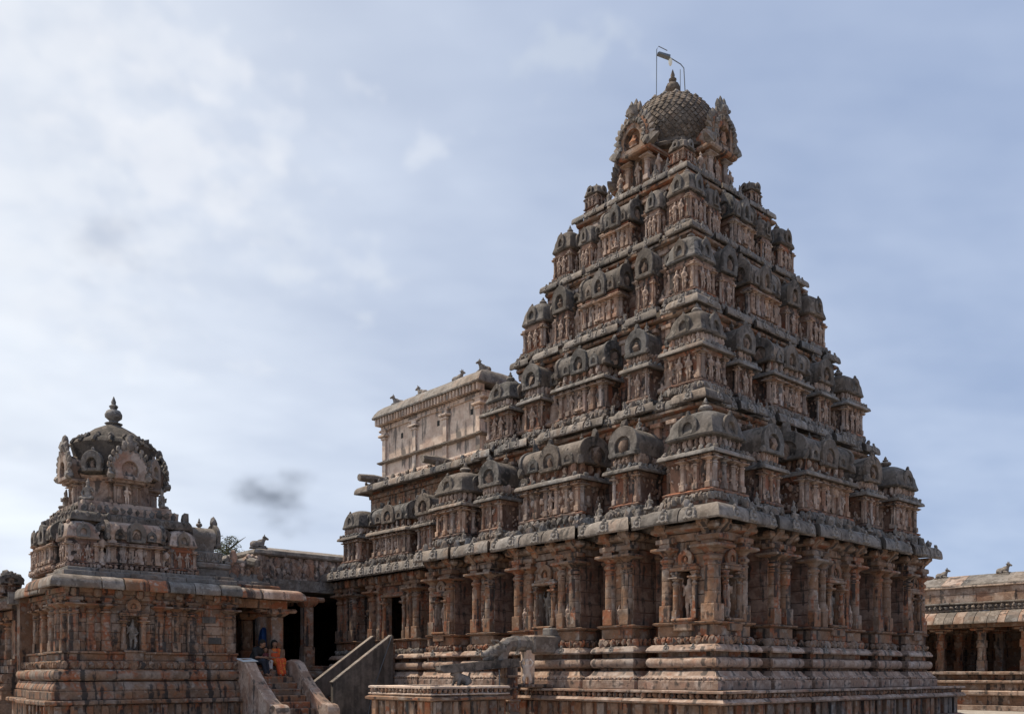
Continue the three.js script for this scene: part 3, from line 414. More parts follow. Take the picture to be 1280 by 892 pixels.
// ================================================================ the great tower
const tower = thing('temple_tower', 'tall stepped stone temple tower with carved storeys and a round dome', 'temple');
const LB = [[-5.95, -4.55], [-3.55, -2.5], [-1.5, 1.3], [2.3, 3.3], [4.3, 5.95]], RB = [[-5.95, -4.5], [-3.45, -2.45], [-1.4, 1.4], [2.45, 3.45], [4.5, 5.95]];
function bayPath(B, R, lb = LB, rb = RB) {
  const p = []; lb.forEach(([a, b], i) => { if (i > 0) p.push([-R, a], [-B, a]); else p.push([-B, -B]); if (i < lb.length - 1) p.push([-B, b], [-R, b]); });
  p.push([-B, B]); rb.forEach(([a, b], i) => { if (i > 0) p.push([a, R], [a, B]); if (i < rb.length - 1) p.push([b, B], [b, R]); else p.push([B, B]); });
  return p;                                                        // open at the back
}
const isFront = (B) => (path) => (i) => { const A = path[i], C = path[i + 1]; return (Math.abs(A[0] + B) < 1e-6 && Math.abs(C[0] + B) < 1e-6) || (Math.abs(A[1] - B) < 1e-6 && Math.abs(C[1] - B) < 1e-6); };
{
  const plinth = new Geo({ amp: 0.01 }); plinth.rects([[6.7, 6.7, 0], [6.7, 6.7, 1.17]]); plinth.rects([[7.0, 7.0, 0], [7.0, 7.0, 0.22], [6.8, 6.8, 0.3]], 0, 0, 8); const pl = plinth.build('plinth', M.wall, tower);
  const P = [[-6.72, -6.72], [-6.72, 6.72], [6.72, 6.72], [6.72, -6.72]];
  course(pl, 'plinth_stone', P, [[-0.1, 0], [0.05, 0], [0.2, 0.03], [0.22, 0.07], [0.14, 0.15], [-0.1, 0.16]], 0.84, { len: 1.3, mat: M.pale });
  course(pl, 'plinth_stone', P, slab(-0.1, 0.20, 0.07), 1.125, { len: 1.5, mat: M.pale });
  const fr = new Geo({ amp: 0 }); lumps(fr, P, false, 0.08, 1.06, 0.19, 0.075, 0.95); fr.build('carved_frieze', M.wall, pl, 'stuff');
  for (const s of [0, 1]) for (let i = 0; i < 30; i++) { const t = -6.5 + i * 13 / 29, g = new Geo({ amp: 0.006 }); g.tint(0.25, 0.12).box(-0.13, 0.3, -0.1, 0.13, 0.84, 0.06 + (i % 3 ? 0 : 0.05), 0.02); const m = g.build('plinth_panel', M.wall, pl); if (s) m.position.set(t, 0, 6.72); else { m.position.set(-6.72, 0, t); m.rotation.y = -Math.PI / 2; } }
  // stepped base mouldings
  const B = 5.95, R = 4.95, bp = bayPath(B, R), base = new Geo({ amp: 0 }); base.box(-4.85, 1.17, -4.85, 4.85, 2.62, 4.85); const bs = base.build('base', M.wall, tower);
  course(bs, 'base_stone', bp, slab(-0.2, 0.44, 0.24), 1.195, { mat: M.pale, len: 1.25, tintv: 0.12 });
  course(bs, 'base_stone', bp, PADMA.map(([o, u]) => [o > 0 ? o - 0.06 : o, u]), 1.436, { mat: M.pale, len: 1.35, tintv: 0.12 });
  const pet = new Geo({ amp: 0 }); lumps(pet, bp, false, 0.385, 1.475, 0.15, 0.05, 0.8); pet.build('lotus_frieze', M.pale, bs, 'stuff');
  course(bs, 'base_stone', bp, slab(-0.2, 0.10, 0.08), 1.677, { len: 1.6, merge: true });
  course(bs, 'base_stone', bp, TORUS(-0.2, 0.29, 0.27), 1.757, { mat: M.pale, len: 1.5, tintv: 0.12 });
  course(bs, 'base_stone', bp, slab(-0.2, 0.05, 0.15), 2.03, { len: 1.6, merge: true });
  course(bs, 'base_stone', bp, [[-0.2, 0], [0.2, 0], [0.28, -0.02], [0.30, 0.02], [0.26, 0.1], [0.18, 0.165], [-0.2, 0.17]], 2.185, { len: 1.3, mat: M.pale, tintv: 0.2 });
  const vy = new Geo({ amp: 0 }); lumps(vy, bp, false, 0.10, 2.455, 0.19, 0.095, 1.0); vy.build('carved_frieze', M.wall, bs, 'stuff');
  medallions(bs, bp, false, 0.28, 2.19, 1.1, 0.62, isFront(B)(bp));
  course(bs, 'base_stone', bp, slab(-0.2, 0.02, 0.2), 2.357, { len: 1.8, merge: true });
  course(bs, 'base_stone', bp, slab(-0.2, 0.06, 0.28), 2.56, { len: 0.9 });
  course(bs, 'base_stone', bp, [[-0.2, 0], [0.08, 0], [0.16, 0.04], [0.17, 0.075], [0.12, 0.09], [-0.2, 0.09]], 2.842, { len: 1.3 });
  // wall
  const wp = bayPath(5.9, R), core = new Geo({ amp: 0 }); core.box(-4.73, 2.6, -4.73, 4.73, 5.6, 4.73); const wl = core.build('wall', M.red, tower);
  const nA = { };                                                  // niche gaps on bay fronts, along each segment
  const front = isFront(5.9)(wp); let prev = 2.935;
  const nicheAt = (A, Bq) => { const L = Math.hypot(Bq[0] - A[0], Bq[1] - A[1]); return L > 1.2 ? [L / 2 - (L > 2 ? 0.30 : 0.24), L / 2 + (L > 2 ? 0.30 : 0.24)] : null; };
  for (let k = 0; k < 6; k++) { const h = 0.345, y = 2.935 + k * h; course(wl, 'wall_stone', wp, slab(-0.22, 0, h - 0.008, 0.012), y, { len: 0.85, tintv: 0.14, amp: 0.006, only: (i) => front(i), step: 0.7, skip: k < 4 ? (i, A, Bq) => nicheAt(A, Bq) : null }); course(wl, 'recess_stone', wp, slab(-0.22, 0, h - 0.006, 0.012), y, { mat: M.red, len: 1.2, tintv: 0.08, amp: 0.006, only: (i) => !front(i), step: 0.7 }); }
  // pilasters on the bays
  const PH = 1.98;
  eachSeg(wp, false, (A, C, mA, mC, d, i) => {
    if (!front(i)) return; const L = d[2], rot = Math.atan2(-d[1], d[0]), put = (s, w, o = 0.02) => bigPil(tower, A[0] + d[0] * s - d[1] * o, 2.935, A[1] + d[1] * s + d[0] * o, w, PH, rot);
    const isCornerEnd = mC > 0 && Math.abs(C[0] + 5.9) < 1e-6 && Math.abs(C[1] - 5.9) < 1e-6, isCornerStart = Math.abs(A[0] + 5.9) < 1e-6 && Math.abs(A[1] - 5.9) < 1e-6;
    if (!isCornerStart) put(0.2, 0.34); put(isCornerEnd ? L - 0.06 : L - 0.2, isCornerEnd ? 0.42 : 0.34, isCornerEnd ? -0.06 : 0.02);
    if (L > 2) { put(0.72, 0.26); put(L - 0.72, 0.26); }
    const nf = nicheAt(A, C); if (nf) { const s = (nf[0] + nf[1]) / 2; niche(tower, A[0] + d[0] * s - d[1] * 0.02, 3.02, A[1] + d[1] * s + d[0] * 0.02, nf[1] - nf[0], 1.22, rot, { fig: rnd() < 0.5 ? 0 : 1, figMat: L > 2 ? M.dark : M.pale, deep: 0.5 });
      if (L > 2) for (const q of [0.47, L - 0.47, 0.98, L - 0.98]) figure(rnd() < 0.5 ? 0 : 1, A[0] + d[0] * q - d[1] * 0.03, 2.95, A[1] + d[1] * q + d[0] * 0.03, 0.72, rot, tower); }
    else { const q = L / 2; figure(1, A[0] + d[0] * q - d[1] * 0.02, 3.0, A[1] + d[1] * q + d[0] * 0.02, 0.5, rot, tower); }
  });
  eachSeg(wp, false, (A, C, mA, mC, d, i) => { if (mA > 0 && mC < 0) { const rot = Math.atan2(-d[1], d[0]); for (const s of [0.3, 0.7]) bigPil(tower, A[0] + d[0] * d[2] * s, 2.935, A[1] + d[1] * d[2] * s, 0.2, PH, rot, 3); figure(0, A[0] + d[0] * d[2] * 0.5 - d[1] * 0.06, 3.0, A[1] + d[1] * d[2] * 0.5 + d[0] * 0.06, 0.9, rot, tower); } });
  // beam, stepped corbels, row of dwarfs under the eave
  const bm = course(tower, 'beam_stone', wp, slab(-0.3, 0.06, 0.2), 5.01, { len: 1.1, tintv: 0.15 });
  course(tower, 'beam_stone', wp, [[-0.3, 0], [0.12, 0], [0.22, 0.06], [0.24, 0.12], [0.2, 0.2], [-0.3, 0.2]], 5.214, { len: 1.2, tintv: 0.15 });
  eachSeg(wp, false, (A, C, mA, mC, d, i) => { if (!front(i)) return; const n = Math.max(2, Math.round(d[2] / 0.7)), rot = Math.atan2(-d[1], d[0]); for (let k = 0; k < n; k++) { const s = mix(0.14, d[2] - 0.14, k / (n - 1)), g = new Geo({ amp: 0.008 }); g.tint(0.2, 0.1); g.loft([[[-.1, 0, .04], [.1, 0, .04], [.1, 0, -.1], [-.1, 0, -.1]], [[-.12, .12, .1], [.12, .12, .1], [.12, .12, -.1], [-.12, .12, -.1]], [[-.14, .28, .30], [.14, .28, .30], [.14, .28, -.1], [-.14, .28, -.1]], [[-.14, .36, .30], [.14, .36, .30], [.14, .36, -.1], [-.14, .36, -.1]]]); const m = g.build('corbel', M.wall, tower); m.position.set(A[0] + d[0] * s - d[1] * 0.05, 5.1, A[1] + d[1] * s + d[0] * 0.05); m.rotation.y = rot; } });
}
// eave with shallow steps over the bays
const EAVE = KAPOTA.map(([o, u]) => [o - 0.36, u]);                 // the same curve, measured from a line nearer its lip
function eave(parent, path, y, k, only, len = 0.8, med = 1.0, shift = true) {
  const c = course(parent, 'eave_stone', path, grow(shift ? EAVE : KAPOTA, k), y, { mat: M.grey, mix2: M.dark, len, tintv: 0.4, amp: 0.014, step: 0.3, push: 0.02, gap: 0.014 });
  medallions(parent, path, false, (shift ? 0.29 : 0.65) * k, y - 0.01 * k, med, 1.08 * k, only);
  const g = new Geo({ amp: 0 }); lumps(g, path, false, (shift ? -0.06 : 0.3) * k, y + 0.42 * k, 0.5, 0.10 * k, 1.5, 0.7); g.build('carved_frieze', M.grey, parent, 'stuff');
  return c;
}
{
  const slabG = new Geo({ amp: 0 }); slabG.box(-5.6, 5.42, -5.6, 5.6, 5.84, 5.6); const s = slabG.build('cornice', M.grey, tower);
  eave(s, bayPath(6.17, 6.03), 5.48, 1.02, null, 0.85, 0.8);
  const ys = new Geo({ amp: 0 }), p = bayPath(5.72, 5.5); course(s, 'cornice_stone', p, slab(-0.3, 0.1, 0.1), 5.85, { len: 1.4, mat: M.grey }); lumps(ys, p, false, 0.02, 6.03, 0.2, 0.09, 1.05); ys.build('carved_frieze', M.grey, s, 'stuff');
}
// storeys
const TIERS = [
  { y0: 5.94, y1: 9.29, cor: 5.02, face: 5.76, wall: 4.5, H: 2.54, kw: 1.42, pw: 0.9, sw: 2.45, k: 0.78 },
  { y0: 9.30, y1: 12.36, cor: 4.08, face: 4.50, wall: 3.66, H: 2.36, kw: 1.12, pw: 0.74, sw: 1.95, k: 0.72, figs: true },
  { y0: 12.37, y1: 14.93, cor: 3.32, face: 3.62, wall: 2.95, H: 1.98, kw: 0.96, pw: 0.62, sw: 1.5, k: 0.64, figs: true, plain: true },
  { y0: 14.94, y1: 17.26, cor: 2.54, face: 2.88, wall: 2.2, H: 1.78, kw: 0.80, pw: 0.54, sw: 1.1, k: 0.58, figs: true, plain: true },
];
TIERS.forEach((T, ti) => {
  const core = new Geo({ amp: 0 }), ch = T.y1 - 0.37 * T.k; core.box(-T.wall, T.y0 - 0.15, -T.wall, T.wall, ch - 0.08, T.wall); const st = core.build('storey', M.red, tower);
  // wall courses behind the shrines
  const wp = [[-T.wall, -T.wall], [-T.wall, T.wall], [T.wall, T.wall], [T.wall, -T.wall]];
  for (let k = 0, y = T.y0; y < ch - 0.3; k++, y += 0.36) course(st, 'wall_stone', wp, slab(-0.05, 0.05, 0.352, 0.012), y, { mat: M.red, len: 0.8, merge: true, tintv: 0.2, amp: 0.006, step: 0.8 });
  course(st, 'beam_stone', wp, slab(-0.1, 0.16, 0.14), ch - 0.34, { len: 1.2, tintv: 0.16 });
  course(st, 'beam_stone', wp, [[-0.1, 0], [0.2, 0], [0.28, 0.05], [0.28, 0.12], [-0.1, 0.14]], ch - 0.2, { len: 1.2, tintv: 0.16 });
  eachSeg(wp, false, (A, B, mA, mB, d, i) => { if (i > 1) return; const n = Math.round(d[2] / 0.55), rot = Math.atan2(-d[1], d[0]); for (let k = 0; k < n; k++) { const s = d[2] * (k + 0.5) / n, g = new Geo({ amp: 0.006 }); g.tint(0.2, 0.1).box(-0.1, -0.35, -0.1, 0.1, 0.02, 0.13, 0.015).box(-0.19, -0.04, -0.1, 0.19, 0.08, 0.2, 0.02); const m = g.build('corbel', M.pale, st); m.position.set(A[0] + d[0] * s - d[1] * 0.05, ch - 0.42, A[1] + d[1] * s + d[0] * 0.05); m.rotation.y = rot; } });
  const cs = new Geo({ amp: 0 }), ci = T.cor - 0.66 * T.k; cs.box(-ci, ch - 0.07, -ci, ci, T.y1 - 0.02, ci); const cm = cs.build('cornice', M.grey, tower);
  const f0 = T.face - T.kw / 2, sc = T.face / 5.76, st2 = 0.3 * T.k;
  // eave path: breaks forward over each shrine
  const co = ci + 0.36 * T.k, spans = (o) => [[-co, -f0 * 0.88 + T.kw * 0.28], [-2.88 * sc * 0.9 - T.pw * 0.55 + o, -2.88 * sc * 0.9 + T.pw * 0.55 + o], [-T.sw * 0.48 + o, T.sw * 0.48 + o], [2.88 * sc * 0.9 - T.pw * 0.55 + o, 2.88 * sc * 0.9 + T.pw * 0.55 + o], [f0 * 0.88 - T.kw * 0.28, co]];
  const ep = bayPath(co, co - st2, spans(-0.08 * sc), spans(0)); eave(cm, ep, ch, T.k, null, 0.62, 0.6);
  // shrines: corners, then each of the two faces
  const opt = { neck: !T.plain, figs: !!T.figs }, co2 = { ...opt, corner: true };
  shrine(tower, 'square', T.kw, T.kw, T.H, -f0, T.y0, f0, 0, co2);
  { const k2 = shrine(tower, 'square', T.kw, T.kw, T.H, -f0, T.y0, -f0, -Math.PI / 2, co2), k3 = shrine(tower, 'square', T.kw, T.kw, T.H, f0, T.y0, f0, 0, co2); }
  const bd = T.face - T.wall - 0.02;
  for (const face of [0, 1]) {
    const put = (kind, s, w, d, H, inset) => { const o = T.face - inset - d / 2; shrine(tower, kind, w, d, H, face ? s : -o, T.y0, face ? o : s, face ? 0 : -Math.PI / 2, opt); };
    const off = face ? 0 : -0.1 * sc, pk = ti === 3 ? 'square' : 'arched';
    put('barrel', off, T.sw, Math.min(bd, 1.15), T.H, 0.05);
    for (const s of [-1, 1]) put(pk, s * 2.88 * sc + off * 1.2, T.pw, Math.min(bd, pk === 'square' ? T.pw : 1.25), T.H * 0.98, 0.12);
    // images and panels in the gaps between shrines
    const gapS = [(-f0 - 2.88 * sc) / 2, (-2.88 * sc - T.sw / 2) / 2 - 0.1, (2.88 * sc + T.sw / 2) / 2 + 0.1, (f0 + 2.88 * sc) / 2];
    for (const s of gapS) {
      const h = T.H * (ti === 0 ? 0.46 : 0.56), o = T.wall + (ti ? 0.22 : 0.3), x = face ? s + off : -o, z = face ? o : s + off, rot = face ? 0 : -Math.PI / 2, du = face ? [1, 0] : [0, 1];
      figure(rnd() < 0.4 ? 2 : rnd() < 0.5 ? 0 : 1, x, T.y0 + T.H * 0.12, z, h, rot, st, M.pale, 'recess_figure');
      for (const q of [-1, 1]) miniPil(st, x + du[0] * q * 0.3 * T.k, T.y0 + T.H * 0.1, z + du[1] * q * 0.3 * T.k, 0.13, h * 1.1, rot);
      gable(tower, x, T.y0 + T.H * 0.12 + h * 1.12, z, 0.55 * T.k, 0.5 * T.k, rot, { th: 0.08, fig: false });
      // crouching figures on the eave edge below
      const o2 = T.face + 0.18 * T.k; if (ti) for (const q of [-0.22, 0.22]) figure(rnd() < 0.5 ? 2 : 3, face ? s + off + q : -o2, T.y0 - 0.02, face ? o2 : s + off + q, 0.42 * T.k, rot, tower, M.grey);
      else figure(2, face ? s + off : -o2, T.y0, face ? o2 : s + off, 0.5, rot, tower, M.grey);
    }
    if (ti) for (let q = -3; q <= 3; q++) figure(q % 2 ? 3 : 2, face ? q * T.face * 0.28 + 0.1 : -(T.face + 0.1), T.y0 + 0.01, face ? T.face + 0.1 : q * T.face * 0.28 + 0.1, 0.36 * T.k, face ? 0 : -Math.PI / 2, tower, M.grey);
  }
});
// crown: platform, neck, dome
{
  const y = 17.26, g = new Geo({ amp: 0.01 }); g.box(-2.1, y - 0.12, -2.1, 2.1, y + 0.18, 2.1, 0.03); g.box(-1.75, y + 0.17, -1.75, 1.75, y + 0.32, 1.75, 0.03); const pf = g.build('crown_platform', M.grey, tower);
  const fr = new Geo({ amp: 0 }); lumps(fr, sq(2.1), true, 0.05, y + 0.06, 0.2, 0.08, 1); fr.build('carved_frieze', M.grey, pf, 'stuff');
  for (const [sx, sz] of [[-1, 1], [1, 1], [-1, -1]]) { shrine(tower, 'square', 0.56, 0.56, 0.86, sx * 1.86, y + 0.17, sz * 1.82, sz < 0 ? -Math.PI / 2 : 0, { neck: false, figs: true, frieze: false }); }
  for (const face of [0, 1]) for (const s of [-1.25, -0.75, 0.75, 1.25]) figure(2, face ? s : -1.85, y + 0.18, face ? 1.85 : s, 0.62, face ? 0 : -Math.PI / 2, tower, M.grey);
  const nk = new Geo({ amp: 0.01, crease: 20 }); nk.lathe([[1.3, y + 0.3], [1.34, y + 0.42], [1.2, y + 0.46], [1.18, y + 1.45], [1.3, y + 1.5], [1.36, y + 1.62]], 8, 0, 0, Math.PI / 8); const neck = nk.build('neck', M.wall, tower);
  for (let i = 0; i < 8; i++) { const a = i / 8 * 2 * Math.PI + Math.PI / 8; miniPil(neck, Math.sin(a) * 1.18, y + 0.46, Math.cos(a) * 1.18, 0.2, 0.92, a); }
  const D0 = y + 1.6, prof = [[1.4, 0], [1.56, 0.02], [1.6, 0.1], [1.52, 0.16], [1.42, 0.22], [1.42, 0.32], [1.52, 0.6], [1.55, 0.9], [1.52, 1.2], [1.42, 1.52], [1.22, 1.85], [0.9, 2.13], [0.48, 2.33], [0.2, 2.4]].map(([r, q]) => [r, D0 + q]);
  const dm = new Geo({ amp: 0.008, crease: 40 }); dm.lathe(prof, 40); const dome = dm.build('dome', M.dark, tower);
  // overlapping scales
  const sc = new Geo({ amp: 0, crease: 0 }), at = (t) => { let l = 5, q = l + t * (prof.length - 1 - l), i = Math.min(prof.length - 2, Math.floor(q)), f = q - i; return [mix(prof[i][0], prof[i + 1][0], f), mix(prof[i][1], prof[i + 1][1], f)]; };
  for (let r = 0; r < 22; r++) { const [R0, Y0] = at(r / 22), [R1, Y1] = at((r + 1.5) / 22), n = Math.max(10, Math.round(R0 * 2 * Math.PI / 0.21)); for (let i = 0; i < n; i++) { const a = (i + (r % 2) * 0.5) / n * 2 * Math.PI, h = Math.PI / n * 0.9; sc.tint(0.3, 0.05); sc.t = [sc.t[0] * 0.7, sc.t[1] * 0.61, sc.t[2] * 0.52]; const q = (b, R, Y) => [Math.sin(b) * R, Y, Math.cos(b) * R], wr = rr(0.015, 0.065), T = q(a + rr(-0.25, 0.25) * h, R0 + wr, Y0), U = q(a, R1 + 0.01, Y1), l = q(a - h, (R0 + R1) / 2 + 0.015, (Y0 + Y1) / 2), k = q(a + h, (R0 + R1) / 2 + 0.015, (Y0 + Y1) / 2), dn = q(a, R0 - 0.02, Y0 - 0.01); sc.tri(T, k, U); sc.tri(T, U, l); sc.tri(dn, T, l); sc.tri(dn, k, T); } }
  sc.build('scale_pattern', M.grey, dome, 'stuff');
  for (let i = 0; i < 16; i++) { const a = i / 16 * 2 * Math.PI, s = new Geo({ amp: 0.004 }); s.tint().lathe([[0.10, 0], [0.12, 0.05], [0.02, 0.17]], 5); const m = s.build('dome_petal', M.grey, dome); m.position.set(Math.sin(a) * 0.95, D0 + 2.0, Math.cos(a) * 0.95); }
  finial(tower, 0, D0 + 2.36, 0, 0.25, 1.08, M.dark);
  // four great gables with flame borders
  for (const a of [0, -Math.PI / 2, Math.PI / 2, Math.PI]) {
    const S = Math.sin(a), C = Math.cos(a), b = new Geo({ amp: 0.01 });
    b.tint(0.1, 0.1).box(-0.52, y + 0.3, 1.0, 0.52, y + 1.3, 1.78, 0.02); b.tint().box(-0.74, y + 1.28, 0.95, 0.74, y + 1.44, 2.14, 0.05); b.add(extr(archShape(0.95, 0.95, 0, 0), 1.1, 0), new THREE.Matrix4().makeTranslation(0, y + 1.4, 0.85));
    const m = b.build('dormer', M.wall, tower); m.rotation.y = a;
    const f = gable(m, 0, y + 1.4, 1.92, 1.2, 1.12, 0, { th: 0.2, spikes: 0.12, mat: M.wall });
    const flame = (g, px, py, pz, ang, r, L) => { const dx = Math.cos(ang), dy = Math.sin(ang), R = (s, w) => [[px + dx * s - dy * w, py + dy * s + dx * w, pz + w], [px + dx * s + dy * w, py + dy * s - dx * w, pz + w], [px + dx * s + dy * w, py + dy * s - dx * w, pz - w], [px + dx * s - dy * w, py + dy * s + dx * w, pz - w]]; g.loft([R(-0.05, r), R(L * 0.45, r * 0.95), R(L * 0.8, r * 0.5), R(L, r * 0.1)]); };
    for (let i = 0; i < 17; i++) { const t = mix(-0.45, Math.PI + 0.45, i / 16), cr = new Geo({ amp: 0.01 }); cr.tint(); const px = Math.cos(t) * 0.60, py = y + 1.88 + Math.sin(t) * 0.60; flame(cr, px, py, 2.02, t + 0.35 * Math.sign(Math.PI / 2 - t), 0.075, 0.30); cr.lump(px * 0.86, py - Math.sin(t) * 0.08, 2.15, 0.075, 1.1); cr.build('flame_tongue', M.grey, m); }
    for (const sg of [-1, 1]) { const cr = new Geo({ amp: 0.008 }); cr.tint(); flame(cr, sg * 0.66, y + 1.5, 2.05, sg > 0 ? 0.35 : Math.PI - 0.35, 0.12, 0.42); cr.lump(sg * 0.6, y + 1.56, 2.1, 0.14); cr.build('scroll', M.grey, m); }
    { const cr = new Geo({ amp: 0.01 }); cr.tint(); cr.lump(0, y + 2.66, 2.05, 0.22, 1.0); for (const [dx, L] of [[-0.2, 0.26], [-0.07, 0.4], [0.07, 0.4], [0.2, 0.26]]) flame(cr, dx, y + 2.74, 2.02, Math.PI / 2 - dx * 1.2, 0.075, L); cr.lump(-0.1, y + 2.6, 2.22, 0.06).lump(0.1, y + 2.6, 2.22, 0.06); cr.build('crest', M.grey, m); }
    for (const q of [-0.45, 0.45]) { miniPil(m, q * 0.9, y + 0.42, 1.84, 0.2, 0.8, 0); figure(0, q * 1.8, y + 0.32, 1.76, 0.85, 0, m); }
    figure(0, 0, y + 0.4, 1.82, 0.8, 0, m); figure(2, 0, y + 1.54, 2.0, 0.5, 0, m);
  }
}

// ================================================================ antechamber joined to the tower, with its plastered upper hall
const ante = thing('temple_antechamber', 'stone antechamber block under a plastered upper hall, joined to the tall tower', 'temple');
{
  const B = 4.95, R = 4.4, path = (b, r) => [[-b, -13.7], [-b, -12.3], [-r, -12.3], [-r, -11.25], [-b, -11.25], [-b, -7.85], [-r, -7.85], [-r, -5.3]];
  const bp = path(B, R), core = new Geo({ amp: 0 }); core.box(-4.3, 0, -13.5, 4.3, 2.93, -5.0); const bs = core.build('base', M.wall, ante);
  course(bs, 'base_stone', bp, slab(-0.2, 0.8, 1.16), 0, { len: 1.6, tintv: 0.12 });
  course(bs, 'base_stone', bp, slab(-0.2, 0.47, 0.26), 1.17, { mat: M.pale, len: 1.25, tintv: 0.12 });
  course(bs, 'base_stone', bp, PADMA, 1.436, { mat: M.pale, len: 1.35, tintv: 0.12 });
  const pet = new Geo({ amp: 0 }); lumps(pet, bp, false, 0.445, 1.475, 0.15, 0.05, 0.8); pet.build('lotus_frieze', M.wall, bs, 'stuff');
  course(bs, 'base_stone', bp, slab(-0.2, 0.14, 0.08), 1.677, { len: 1.6 });
  course(bs, 'base_stone', bp, TORUS(-0.2, 0.41, 0.27), 1.757, { mat: M.pale, len: 1.5, tintv: 0.12 });
  course(bs, 'base_stone', bp, slab(-0.2, 0.08, 0.15), 2.03, { len: 1.6 });
  course(bs, 'base_stone', bp, [[-0.2, 0], [0.3, 0], [0.4, -0.02], [0.42, 0.02], [0.38, 0.1], [0.28, 0.165], [-0.2, 0.17]], 2.185, { len: 1.3, mat: M.pale, tintv: 0.2 });
  course(bs, 'base_stone', bp, slab(-0.2, 0.02, 0.2), 2.357, { len: 1.8 });
  const vy = new Geo({ amp: 0 }); lumps(vy, bp, false, 0.10, 2.455, 0.19, 0.095, 1.0); vy.build('carved_frieze', M.grey, bs, 'stuff');
  course(bs, 'base_stone', bp, slab(-0.2, 0.06, 0.28), 2.56, { len: 0.9 });
  course(bs, 'base_stone', bp, [[-0.2, 0], [0.08, 0], [0.16, 0.04], [0.17, 0.075], [0.12, 0.09], [-0.2, 0.09]], 2.842, { len: 1.3 });
  const wp = path(4.9, R), wc = new Geo({ amp: 0 }); wc.box(-3.9, 2.9, -13.4, 3.9, 5.6, -12.9).box(-4.1, 2.9, -6.9, 3.9, 5.6, -5.0).box(-4.15, 4.95, -12.9, 3.9, 5.6, -6.9).box(0.5, 2.9, -12.9, 3.9, 4.95, -6.9); const wl = wc.build('wall', M.wall, ante);
  const gaps = { 4: [1.15, 2.35] };                                 // the door, along the middle bay
  for (let k = 0; k < 6; k++) course(wl, 'wall_stone', wp, slab(-0.22, 0, 0.337, 0.012), 2.935 + k * 0.345, { len: 0.85, tintv: 0.14, amp: 0.006, step: 0.7, skip: k < 5 ? (i) => gaps[i] : null });
  const rot = -Math.PI / 2;
  for (const [z, w] of [[-13.5, 0.34], [-13.0, 0.24], [-12.5, 0.34], [-11.05, 0.34], [-10.55, 0.22], [-8.55, 0.26], [-8.05, 0.36]]) bigPil(ante, -4.92, 2.935, z, w, 1.98, rot);
  for (const z of [-12.0, -11.5, -7.2, -6.4]) bigPil(ante, -R, 2.935, z, 0.2, 1.98, rot, 3);
  niche(ante, -4.4, 3.02, -11.78, 0.42, 1.1, rot, { fig: 1, deep: 0.12 });
  niche(ante, -4.92, 2.94, -9.5, 1.18, 1.62, rot, { fig: null, deep: 0.24, door: true });
  course(ante, 'beam_stone', wp, slab(-0.3, 0.06, 0.2), 5.01, { len: 1.1, tintv: 0.15 });
  course(ante, 'beam_stone', wp, [[-0.3, 0], [0.12, 0], [0.22, 0.06], [0.24, 0.12], [0.2, 0.2], [-0.3, 0.2]], 5.214, { len: 1.2, tintv: 0.15 });
  for (let k = 0; k < 14; k++) { const z = -13.5 + k * 0.45, g = new Geo({ amp: 0.008 }); g.tint(0.2, 0.1).box(-0.13, 0, -0.1, 0.13, 0.32, 0.28, 0.05); const m = g.build('corbel', M.wall, ante); m.position.set(-4.95, 5.1, z); m.rotation.y = rot; }
  const cs = new Geo({ amp: 0 }); cs.box(-4.7, 5.42, -13.65, 4.7, 5.86, -5.0); const cm = cs.build('cornice', M.grey, ante);
  const ep = [[4.8, -13.65], [-4.85, -13.65], [-4.85, -5.3]]; eave(cm, ep, 5.48, 1.0, null, 0.7, 0.6, false);
  const fr = new Geo({ amp: 0 }); lumps(fr, [[-4.7, -13.6], [-4.7, -5.6]], false, 0.02, 5.98, 0.2, 0.09, 1.1); fr.build('carved_frieze', M.grey, cm, 'stuff');
  // storey with its own miniature shrines
  const sc = new Geo({ amp: 0 }); sc.box(-3.7, 5.8, -13.0, 3.7, 9.3, -4.6); const st = sc.build('storey', M.red, ante); const sp = [[-3.7, -13.0], [-3.7, -4.6]];
  for (let y = 5.9; y < 8.9; y += 0.36) course(st, 'wall_stone', sp, slab(-0.05, 0.06, 0.352, 0.012), y, { len: 0.8, tintv: 0.2, amp: 0.006, step: 0.8 });
  shrine(ante, 'square', 1.2, 1.2, 2.42, -4.15, 5.9, -12.95, rot, {}); shrine(ante, 'barrel', 2.2, 1.0, 2.42, -4.25, 5.9, -10.15, rot, {}); shrine(ante, 'arched', 0.85, 1.0, 2.3, -4.2, 5.9, -7.9, rot, {});
  for (const z of [-11.85, -8.75, -7.0]) { figure(2, -3.95, 6.2, z, 0.9, rot, ante); figure(0, -3.85, 6.9, z + 0.2, 1.0, rot, ante); }
  course(st, 'beam_stone', sp, slab(-0.1, 0.16, 0.14), 8.92, { len: 1.2 });
  const ch = new Geo({ amp: 0 }); ch.box(-3.65, 9.15, -13.0, 3.65, 9.55, -3.9); const c2 = ch.build('cornice', M.grey, ante); eave(c2, [[3.6, -13.0], [-3.75, -13.0], [-3.75, -4.3]], 9.2, 0.8, null, 0.9, 1.3, false);
  // two stone rain spouts lying on the cornice
  for (const z of [-12.6, -8.2]) { const g = new Geo({ amp: 0.012 }); g.tube([[-3.2, 9.72, z], [-3.9, 9.74, z], [-4.6, 9.7, z]], [0.17, 0.18, 0.15], 8); g.build('rain_spout', M.grey, ante); }
  // the plastered hall
  const h = new Geo({ amp: 0.006 }); h.box(-3.0, 9.5, -13.2, -1.5, 12.3, -6.6); const hall = h.build('upper_hall', M.plaster, ante), X = -3.0;
  const hp = [[-1.5, -13.2], [-3.0, -13.2], [-3.0, -6.6], [-1.5, -6.6]], hc = (prof, y, mat = M.plaster) => course(hall, 'plaster_ledge', hp, prof, y, { mat, len: 3.2, tintv: 0.06, amp: 0.008 });
